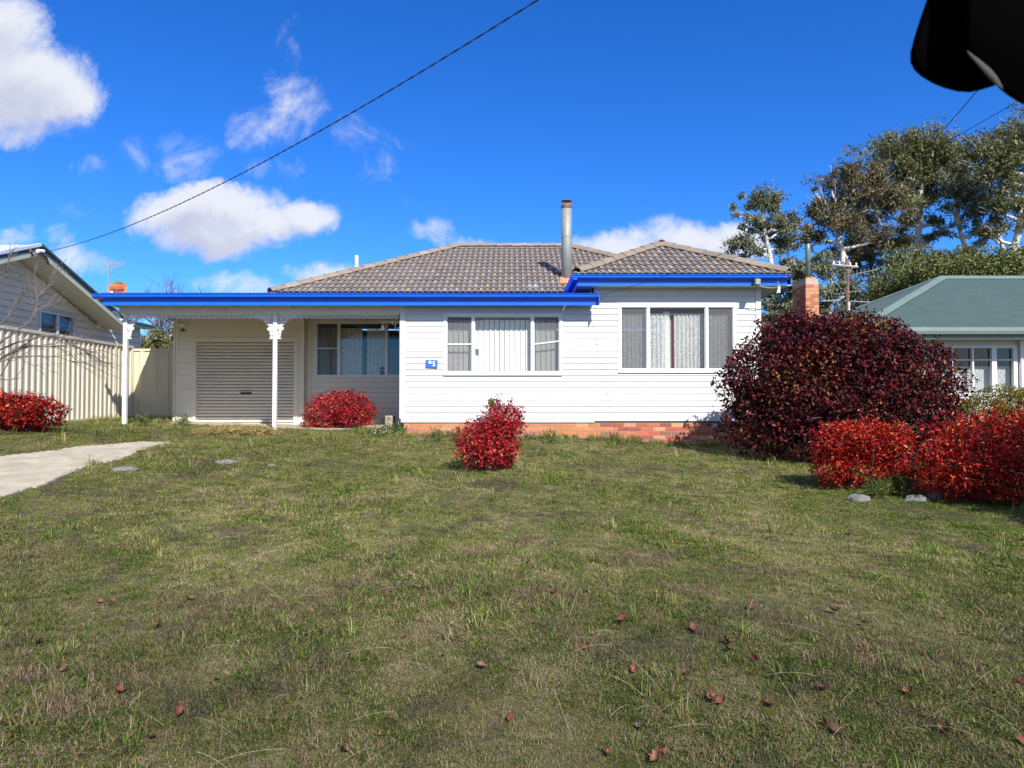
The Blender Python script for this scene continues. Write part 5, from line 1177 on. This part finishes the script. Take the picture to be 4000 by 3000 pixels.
# ---------------- antennas, dish, pole, cables ----------------
def yagi(label, mast_base, mast_top, a, b, n=8, el=.22, vert=True, r=.012, mr=.012, mm='galv'):
    t = thing('tv_antenna', mast_base, label, 'antenna', 'television antennas on the roofs')
    MB().tube([mast_base, mast_top], mr, 6).build('mast', M[mm], t)
    a = Vector(a); b = Vector(b); MB().tube([a, b], r, 5).build('boom', M['galv'], t); mb = MB()
    up = Vector((0, 0, 1)) if vert else Vector((0, 1, .15)).normalized()
    for k in range(n):
        p = a.lerp(b, (k+.3)/n); l = el*(1-.45*k/n); mb.tube([p-up*l, p+up*l], .007, 4)
    mb.build('elements', M['galv'], t); return t
d = 19.5; yagi('thin television antenna on a tall mast beside the rusty dish', at(420, 1170, d), at(424, 1020, d), at(412, 1040, d), at(489, 1028, d), 12, .10)
t = bpy.data.objects['tv_antenna']; mb = MB()
for px, y0, y1 in ((414, 1014, 1056), (421, 1018, 1056), (437, 1017, 1050), (450, 1018, 1056), (436, 1048, 1064)): mb.tube([at(px, y0, d), at(px, y1, d)], .007, 5)
mb.tube([at(424, 1080, d), at(446, 1055, d)], .010, 5); mb.build('reflector', M['galv'], t)
d = 30; ds = thing('satellite_dish', at(463, 1150, d), 'rusty orange satellite dish showing above the blue carport gutter', 'dish')
c0 = at(463, 1130, d)
def dish(rx, rz, y0, dep, m, name, band=None):
    vs = []; n = 28; rings = 6
    for j in range(rings+1):
        f = j/rings
        for k in range(n):
            a = 2*math.pi*k/n; vs.append(c0+Vector((rx*f*math.cos(a)+.05*f*math.sin(a), y0-dep*f*f, rz*f*math.sin(a))))
    fs = [(j*n+k, j*n+(k+1) % n, (j+1)*n+(k+1) % n, (j+1)*n+k) for j in range(rings) for k in range(n)]
    mb = MB().add(vs, fs).add([v+Vector((0, .02, 0)) for v in vs], [f_[::-1] for f_ in fs]); return mb.build(name, M[m], ds, smooth=True)
dish(.40, .30, 0, .10, 'dish', 'reflector')
mb = MB()
for z0, z1 in ((-.02, .10),):
    for i in range(10):
        x0 = -.30+i*.06; mb.box(c0.x+x0, c0.x+x0+.052, c0.y-.115, c0.y-.11, c0.z+z0+.01*math.sin(i), c0.z+z1)
mb.build('red_band', M['dish2'], ds)
MB().box(c0.x-.33, c0.x+.3, c0.y-.115, c0.y-.112, c0.z-.16, c0.z-.10).build('red_band', M['dish2'], ds)
MB().tube([at(440, 1175, d), at(432, 1140, d), at(438, 1135, d-.4)], .03, 6).build('feed_arm', M['galv'], ds)
MB().lathe([(.05, -.05), (.05, .05)], at(436, 1143, d-.5), 8).build('feed_horn', M['blind'], ds)
MB().tube([c0+Vector((0, .05, 0)), c0+Vector((.05, .1, -1.5))], .04, 6).build('mount', M['galv'], ds)
d = 22; yagi('white television antenna just above the right end of the tiled roof', at(2938, 1045, d), at(2935, 1005, d), at(2930, 1014, d), at(3036, 1004, d), 8, .05)
d = 24; PB_ = at(3306, 1300, d); PB_.z = .3
yagi('upper television antenna on the brown mast behind the maroon shrub', at(3312, 1260, d-.1), at(3312, 1060, d-.1), at(3296, 1082, d-.1), at(3436, 1050, d-.1), 9, .16, mr=.045, mm='pole')
tt = yagi('lower television antenna on the brown mast behind the maroon shrub', at(3309, 1262, d-.2), at(3309, 1120, d-.2), at(3260, 1150, d-.2), at(3366, 1134, d-.2), 5, .07, False, mr=.045, mm='pole')
d = 36
PO = thing('utility_pole', (at(3308, 1300, d).x, d, 0), 'brown timber power pole with a pale crossarm among the gum trees', 'pole')
MB().tube([(at(3306, 1500, d).x, d, .2), at(3306, 1400, d), at(3308, 1180, d), at(3311, 1016, d)], [.16, .15, .13, .11], 10).build('shaft', M['pole'], PO, smooth=True)
q = at(3248, 1034, d-.15), at(3352, 1043, d-.15)
MB().tube(q, .055, 4).build('crossarm', M['bark'], PO)
for f in (.08, .3, .7, .93):
    p = q[0].lerp(q[1], f); MB().lathe([(.02, 0), (.05, .05), (.03, .1), (.05, .14), (.02, .2)], p, 8).build('insulator', M['blind'], PO)
# long antenna on poles: horizontal aluminium frames beside the pole
d = 23
lw = thing('antenna_frame', (at(3310, 1250, d).x, d, .6), 'long horizontal aluminium antenna just above the maroon shrub', 'antenna', 'television antennas on the roofs')
MB().tube([at(3208, 1176, d), at(3282, 1173, d)], .022, 6).build('boom', M['galv'], lw); MB().tube([at(3322, 1177, d), at(3414, 1181, d)], .018, 6).build('boom', M['galv'], lw)
MB().tube([at(3310, 1178, d), at(3310, 1260, d), (at(3310, 1260, d).x, d, .6)], .035, 8).build('mast', M['pole'], lw); MB().tube([at(3316, 1180, d), at(3316, 1212, d)], .035, 8).build('tuning_tube', M['trim'], lw)
mb = MB()
for px in (3220, 3238, 3256, 3274, 3340, 3366, 3390): mb.tube([at(px, 1168, d), at(px, 1180, d)], .012, 4)
mb.tube([at(3270, 1178, d), at(3284, 1160, d)], .02, 4); mb.build('elements', M['galv'], lw)
def cable(name, label, A, B, sag, r, twist=False, ext=0, cat='cable'):
    A, B = Vector(A), Vector(B); D = B-A; n = 60; P = []
    for k in range(n+1):
        f = k/n*(1+ext); p = A+D*f; p.z -= 4*sag*(f*(1-f)) if f < 1 else -4*sag*(f-1)*.9; P.append(p)
    mb = MB(); t = thing(name, A, label, cat)
    if not twist: mb.tube(P, r, 5); mb.build('conductor', M['cable'], t)
    else:
        for s in (0, 1):
            Q = []
            for i in range(n*8+1):
                f = i/8; j = min(int(f), n-1); p = P[j].lerp(P[j+1], f-j); a = i*.9+s*math.pi; Q.append(p+Vector((0, math.cos(a), math.sin(a)))*r*.9)
            MB().tube(Q, r, 5).build('conductor', M['cable'], t)
EPX = at(2100, 0, 6.0)
cable('overhead_cable', 'twisted black cable rising across the sky from the left gable', at(196, 980, 15.7), EPX, .30, .0045, True, .6)
cable('overhead_cable', 'black service cable running down to the white house roof corner', at(3036, 1108, DF-.05), at(3905, 250, 8), .24, .0055, False, .4)
cable('overhead_cable', 'long thin black cable passing the green flue toward the lower blue gutter', at(2352, 1150, DF-.02), at(4060, 345, 8), .27, .0040, False, .4)

# ---------------- rocks ----------------
def rock(px, py, w, h, label, seed, m='stone', flat=.5):
    p = onground(px, py); rd = random.Random(seed); bm = bmesh.new(); bmesh.ops.create_icosphere(bm, subdivisions=3, radius=1)
    off = Vector((seed*3.1, seed, 0))
    for v in bm.verts:
        k = 1+.35*mnoise.noise(v.co*1.3+off)+.16*mnoise.noise(v.co*3.5+off)
        v.co = Vector((v.co.x*w*k, v.co.y*w*.6*k, max(v.co.z, -.4)*h*k))
    me = bpy.data.meshes.new('rock'); bm.to_mesh(me); bm.free(); me.materials.append(M[m]); return tag(link('rock', me, p+Vector((0, 0, h*.12))), label, 'rock', 'rocks lying in the lawn')
rock(482, 1838, .19, .045, 'flat dark grey rock in the grass beside the driveway edge', 1)
rock(880, 1812, .17, .06, 'pale cracked rock in the lawn in front of the garage', 2, 'stone')
rock(3355, 1958, .13, .075, 'grey rock below the clipped boxy scarlet shrub', 3)
rock(3575, 1958, .14, .07, 'grey rock in shade left of the largest scarlet shrub', 4)
rock(3655, 1948, .12, .08, 'pale rock at the foot of the largest scarlet shrub', 5)
rock(1060, 1822, .05, .03, 'tiny stone in the lawn between the driveway and the lone shrub', 6)

# ---------------- fallen leaves ----------------
def leafmesh(seed):
    """dry curled leaf: lobed blade folded about its midrib, edges rolled up"""
    rd = random.Random(seed); vs = [(0, 0, .004)]; n = 18; fold = rd.uniform(.5, 1.3); roll = rd.uniform(6, 16)
    for ring, kf in ((0, .55), (1, 1.)):
        for k in range(n):
            a = 2*math.pi*k/n; r = (.032+.026*abs(math.cos(a*2.5+seed))*(k % 2 == 0)+.012*rd.random())*kf; x, y = r*math.cos(a)*1.15, r*math.sin(a)*.8
            vs.append((x, y*math.cos(fold*.6), abs(y)*fold+x*x*roll+rd.uniform(0, .010)*kf))
    fs = [(0, 1+k, 1+(k+1) % n) for k in range(n)]+[(1+k, 1+n+k, 1+n+(k+1) % n, 1+(k+1) % n) for k in range(n)]
    mb = MB().add(vs, fs); mb.tube([(0, 0, .006), (-.03, 0, .012), (-.07, .01, .02)], .0014, 4)
    return mb.mesh('fallen_leaf', M['leafdead'])
LM = [leafmesh(s) for s in range(5)]
LP = [(375, 2000), (1325, 1978), (2410, 2030), (430, 2378), (735, 2355), (1580, 2510), (1725, 2585), (2430, 2445), (2480, 2640), (2670, 2655), (2780, 2745), (2290, 2545), (100, 2690), (460, 2725), (1880, 2620), (3255, 2400), (2850, 2560), (2945, 2595), (2840, 2525), (3005, 2780), (2820, 2765), (2770, 2750), (3215, 2720), (3540, 2730), (3560, 2720), (3800, 2720), (3700, 2865), (3690, 2880), (2710, 2480), (3980, 2690), (3990, 2930), (2370, 2960), (2600, 2970), (2560, 2990), (1340, 2960), (700, 2800), (250, 2640), (150, 2530), (840, 2670), (620, 2460), (1040, 2120), (2170, 2330), (3625, 2035), (3930, 2060), (3995, 2125), (3320, 2100), (3090, 2100), (3780, 2490), (3380, 2455), (3570, 2530), (1990, 2830), (2500, 2870), (3230, 2860), (3260, 2880), (590, 2905), (2060, 2210), (2930, 2390), (3370, 2570), (390, 2365), (45, 2900)]
for k, (px, py) in enumerate(LP):
    p = onground(px, py); s = random.uniform(.36, .70)*(.85 if py < 2300 else 1)
    o = link('fallen_leaf', LM[k % 5], p+Vector((0, 0, .024)), None, rot=(random.uniform(-.7, .7), random.uniform(-.7, .7), random.random()*6.28), color=random.choice([(.15, .042, .025), (.15, .060, .030), (.09, .022, .016), (.11, .025, .02), (.07, .032, .02)]))
    o.scale = (s, s, s); tag(o, 'curled red brown dead leaf lying loose in the lawn grass', 'leaf', 'dead leaves scattered over the lawn')

# ---------------- camera strap hanging before the lens ----------------
d = .34
strap = thing('camera_strap', at(3850, -300, d), 'black camera strap with a rounded end hanging in the top right corner', 'strap')
def padded(pts, dd, th, name, m, bow=.0):
    """rounded pad: outline swept through its thickness with soft edges"""
    n = len(pts); cx = sum(p[0] for p in pts)/n; cy = sum(p[1] for p in pts)/n; vs = []; rings = [(-1, .84), (-.8, .94), (-.4, .995), (0, 1), (.4, .995), (.8, .94), (1, .84)]
    for z, k in rings:
        for px, py in pts: vs.append(at(cx+(px-cx)*k, cy+(py-cy)*k, dd+z*th/2))
    m_ = len(rings); fs = [(j*n+i, j*n+(i+1) % n, (j+1)*n+(i+1) % n, (j+1)*n+i) for j in range(m_-1) for i in range(n)]+[tuple(range(n))[::-1], tuple((m_-1)*n+i for i in range(n))]
    return MB().add(vs, fs).build(name, M[m], strap, smooth=True)
M['strapblk'] = mat('strap_webbing', (.0018, .0017, .0016), 1, spec=0); M['strap_highlight'] = mat('strap_grey_highlight', (.07, .067, .06), .9, spec=.1)
padded([(3640, -300), (3620, 0), (3592, 80), (3570, 150), (3556, 205), (3556, 245), (3572, 275), (3600, 300), (3645, 327), (3690, 345), (3740, 358), (3790, 361), (3830, 352), (3880, 337), (4000, 250), (4100, 0), (4100, -300)], d, .014, 'strap_end', 'strapblk')
padded([(3800, -300), (3775, 0), (3770, 120), (3778, 190), (3810, 240), (3850, 285), (3880, 320), (3905, 348), (3940, 375), (3975, 397), (4020, 420), (4200, 450), (4300, 0), (4200, -300)], d-.022, .012, 'strap_fold', 'strapblk')
padded([(3776, 196), (3790, 205), (3830, 235), (3872, 270), (3895, 298), (3915, 335), (3922, 352), (3912, 350), (3880, 325), (3850, 293), (3815, 250), (3785, 218)], d-.0295, .004, 'fold_highlight', 'strap_highlight')  # highlight along the fold, painted as a light grey strip

# ---------------- grass ----------------
def tuft(seed, n, rad, lmin, lmax, wd, up, tall=0):
    rd = random.Random(seed); vs = []; fs = []; ti = []
    for k in range(n):
        a = rd.random()*6.28; r = rad*math.sqrt(rd.random()); bx, by = r*math.cos(a), r*math.sin(a); l = rd.uniform(lmin, lmax); h = rd.random()*6.28; w = wd*rd.uniform(.6, 1.3)
        dx, dy = math.cos(h), math.sin(h); px, py = -dy*w, dx*w; e = rd.uniform(.15, 1.0)*up; t = rd.random(); i = len(vs)
        m1 = (bx+dx*l*.45*(1-e*.4), by+dy*l*.45*(1-e*.4), l*.5*e+.004); m2 = (bx+dx*l*(1.05-e*.5), by+dy*l*(1.05-e*.5), l*.75*e*(1 if rd.random() < .7 else .5)+.002)
        vs += [(bx-px, by-py, -.004), (bx+px, by+py, -.004), (m1[0]+px*.8, m1[1]+py*.8, m1[2]), (m1[0]-px*.8, m1[1]-py*.8, m1[2]), m2]; fs += [(i, i+1, i+2, i+3), (i+3, i+2, i+4)]; ti += [t]*5
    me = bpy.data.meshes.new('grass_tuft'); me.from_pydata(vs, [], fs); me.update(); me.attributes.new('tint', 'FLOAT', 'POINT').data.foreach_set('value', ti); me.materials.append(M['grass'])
    o = bpy.data.objects.new('grass_tuft', me); return o
gc = bpy.data.collections.new('grass_sources')
for s in range(4): gc.objects.link(tuft(100+s, 120, .09, .014, .046, .0019, .60))
for s in range(3): gc.objects.link(tuft(110+s, 110, .075, .025, .080, .0022, .85))
for s in range(2): gc.objects.link(tuft(120+s, 46, .05, .07, .17, .0026, 1.25))
for s in range(3): o_b = tuft(130+s, 60, .085, .03, .10, .0015, 1.0); o_b.data.materials.clear(); o_b.data.materials.append(M['brownweed']); gc.objects.link(o_b)
BROWN = [(540, 1960, .55), (1000, 1975, .5), (700, 1955, .35), (180, 2165, .45), (820, 2370, .6), (1050, 2370, .45), (1230, 2340, .35), (2480, 2175, .45), (2950, 2255, .45), (3480, 2570, .42), (3620, 2600, .35), (2150, 2330, .4), (620, 2640, .3), (300, 2760, .3), (3050, 2440, .3), (1870, 2170, .3), (2050, 2110, .35), (1330, 2280, .3), (2700, 2300, .35), (130, 2640, .25), (1700, 2500, .25), (3380, 2240, .3)]
BROWN = [(onground(px, py), q) for px, py, q in BROWN]
def inhouse(x, y):
    return ((y > 15.22) & (x > -2.35) & (x < 5.2)) | ((y > 16.9) & (x > -8.0) & (x < -4.9)) | ((y > 17.0) & (x > -8) & (x < 5)) | ((x < -9.35) & (y > 9)) | ((y > 16.9) & (x > 8.1)) | (y > 18.0)
pts, ids, rots, scl = [], [], [], []
r = np.random.default_rng(42)
for (y0, y1, dens) in ((0.8, 2.2, 500), (2.2, 4.5, 820), (4.5, 7, 600), (7, 10.5, 400), (10.5, 18.2, 290)):
    xw = .80*y1+3.4; n = int(dens*(y1-y0)*2*xw); x = r.uniform(-xw, xw, n); y = r.uniform(y0, y1, n)
    k = (np.abs(x) < .80*y+3.2) & ~inhouse(x, y) & ~inpoly(DRIVE, x+.09*np.sin(y*9+x*4), y-.05+.12*np.sin(x*7)) & ~(inpoly(APRON, x, y) & (r.random(n) < .93))
    x, y = x[k], y[k]; n = len(x); z = zg(x, y)
    pt = np.sin(x*1.3+2)*np.cos(y*1.1)+.6*np.sin(x*3.7+y*2.9)+.5*r.normal(size=n)
    wall = ((y > 14.75) & (x > -2.4) & (x < 5.3)) | (x < fx(y)+.28) | ((x < -7.2) & (y > 16.7)) | ((np.abs(y-15.6) < .5) & (np.abs(x+2.75) < .6))
    u = r.random(n)
    idn = np.where(u < .78, r.integers(0, 4, n), np.where(u < .992, r.integers(4, 7, n), r.integers(7, 9, n)))
    idn = np.where(wall & (r.random(n) < .45), r.integers(6, 9, n), idn)
    bw = np.zeros(n)
    for q_, rr in BROWN: bw = np.maximum(bw, 1-np.hypot(x-q_.x, (y-q_.y)*1.2)/rr)
    idn = np.where(r.random(n) < np.clip(bw*.9*(.5+.5*np.sin(x*11+3*np.sin(y*7))*np.cos(y*9+2*np.sin(x*5))), 0, .36)+.02, r.integers(9, 12, n), idn)
    s = np.clip(0.82+.25*pt, .55, 1.25)*r.uniform(.75, 1.15, n)*np.where(y > 10, 1.18, 1)
    pts.append(np.stack([x, y, z], 1)); ids.append(idn); rots.append(r.random(n)*6.283); scl.append(s)
P = np.concatenate(pts); ids = np.concatenate(ids); rots = np.concatenate(rots); scl = np.concatenate(scl)
me = bpy.data.meshes.new('grass'); me.vertices.add(len(P)); me.vertices.foreach_set('co', P.ravel().astype(np.float32)); me.update()
me.attributes.new('vid', 'INT', 'POINT').data.foreach_set('value', ids.astype(np.int32)); me.attributes.new('rz', 'FLOAT', 'POINT').data.foreach_set('value', rots.astype(np.float32)); me.attributes.new('sc', 'FLOAT', 'POINT').data.foreach_set('value', scl.astype(np.float32))
go_ = tag(link('grass', me, (0, 0, 0)), 'patchy short lawn grass, green with tan and brown patches', 'grass', kind='stuff')
ng = bpy.data.node_groups.new('grass_scatter', 'GeometryNodeTree'); ng.interface.new_socket('Geometry', in_out='INPUT', socket_type='NodeSocketGeometry'); ng.interface.new_socket('Geometry', in_out='OUTPUT', socket_type='NodeSocketGeometry')
A = ng.nodes.new; i_, o_ = A('NodeGroupInput'), A('NodeGroupOutput'); ci = A('GeometryNodeCollectionInfo'); ci.inputs['Collection'].default_value = gc; ci.inputs['Separate Children'].default_value = True; ci.inputs['Reset Children'].default_value = True
m2p = A('GeometryNodeMeshToPoints'); iop = A('GeometryNodeInstanceOnPoints'); iop.inputs['Pick Instance'].default_value = True
def named(nm, ty):
    n = A('GeometryNodeInputNamedAttribute'); n.data_type = ty; n.inputs['Name'].default_value = nm; return n.outputs['Attribute']
L_ = ng.links.new; cr = A('ShaderNodeCombineXYZ'); L_(named('rz', 'FLOAT'), cr.inputs[2]); cs = A('ShaderNodeCombineXYZ'); sc_ = named('sc', 'FLOAT')
for k in range(3): L_(sc_, cs.inputs[k])
L_(i_.outputs[0], m2p.inputs[0]); L_(m2p.outputs[0], iop.inputs['Points']); L_(ci.outputs[0], iop.inputs['Instance']); L_(named('vid', 'INT'), iop.inputs['Instance Index']); L_(cr.outputs[0], iop.inputs['Rotation']); L_(cs.outputs[0], iop.inputs['Scale']); L_(iop.outputs[0], o_.inputs[0])
go_.modifiers.new('scatter', 'NODES').node_group = ng
print('grass tufts', len(P))
# long dry stems lying and leaning in the lawn
mb = MB(); rd = random.Random(99)
for k in range(480):
    y = rd.uniform(2.6, 14.5); x = rd.uniform(-.72, .72)*y
    if bool(inpoly(DRIVE, x, y)): continue
    l = rd.uniform(.10, .34); a = rd.random()*6.28; e = rd.choice((rd.uniform(.02, .25), rd.uniform(.4, 1.4))); z = Z(x, y)+.03
    dx, dy, dzz = math.cos(a)*math.cos(e), math.sin(a)*math.cos(e), math.sin(e); p = Vector((x, y, z)); d1 = Vector((dx, dy, dzz))
    bend = Vector((rd.uniform(-1, 1), rd.uniform(-1, 1), 0))*.07*l; pp = [p+d1*l*f+bend*f*f+Vector((0, 0, -.13*l*math.cos(e)*f*f+.010*math.sin(3.1*f))) for f in (0, .25, .5, .75, 1)]
    for q_ in pp: q_.z = max(q_.z, z-.01)
    mb.tube(pp, [.0007, .0007, .0007, .0006, .0005], 3, False)
tag(mb.build('dry_grass', M['straw']), 'long thin straw stems scattered through the lawn', 'dry grass', kind='stuff')
# weeds: leafy clumps by the step, the fence foot and under the right shrubs
WC = [(1520, 1690), (1480, 1700), (1555, 1690), (560, 1655), (720, 1655), (3480, 1925), (3420, 1935), (3520, 1915), (1790, 1715), (1940, 1712), (2400, 1730), (2150, 1722), (1700, 1712)]
C = []; Rd = []
for px, py in WC: p = onground(px, py+12); C.append(p+Vector((0, 0, .09))); Rd.append((.20, .16, .15))
tag(leaves('weeds', M['weed'], None, C, Rd, 2600, .13, .007, .95, -.6, 61, out=.3), 'tufts of long green weeds along the wall and under the shrubs', 'weeds', kind='stuff')
C = [onground(px, 1700)+Vector((0, 0, .05)) for px in (820, 880, 930, 985, 1040)]
tag(leaves('dry_weeds', M['drywd'], None, C, [(.30, .22, .09)]*5, 3200, .12, .005, .95, -.3, 63, out=.2), 'straw yellow dead weeds at the foot of the garage wall', 'weeds', kind='stuff')
fl = leaves('white_flowers', M['paper'], None, [onground(1480, 1712)+Vector((0, 0, .12)), onground(1530, 1700)+Vector((0, 0, .13)), onground(1560, 1705)+Vector((0, 0, .1))], [(.22, .12, .05), (.2, .1, .06), (.15, .1, .05)], 60, .022, .010, .9, 0, 62)
tag(fl, 'tiny white flowers in the weeds by the entrance step', 'flowers', kind='stuff')
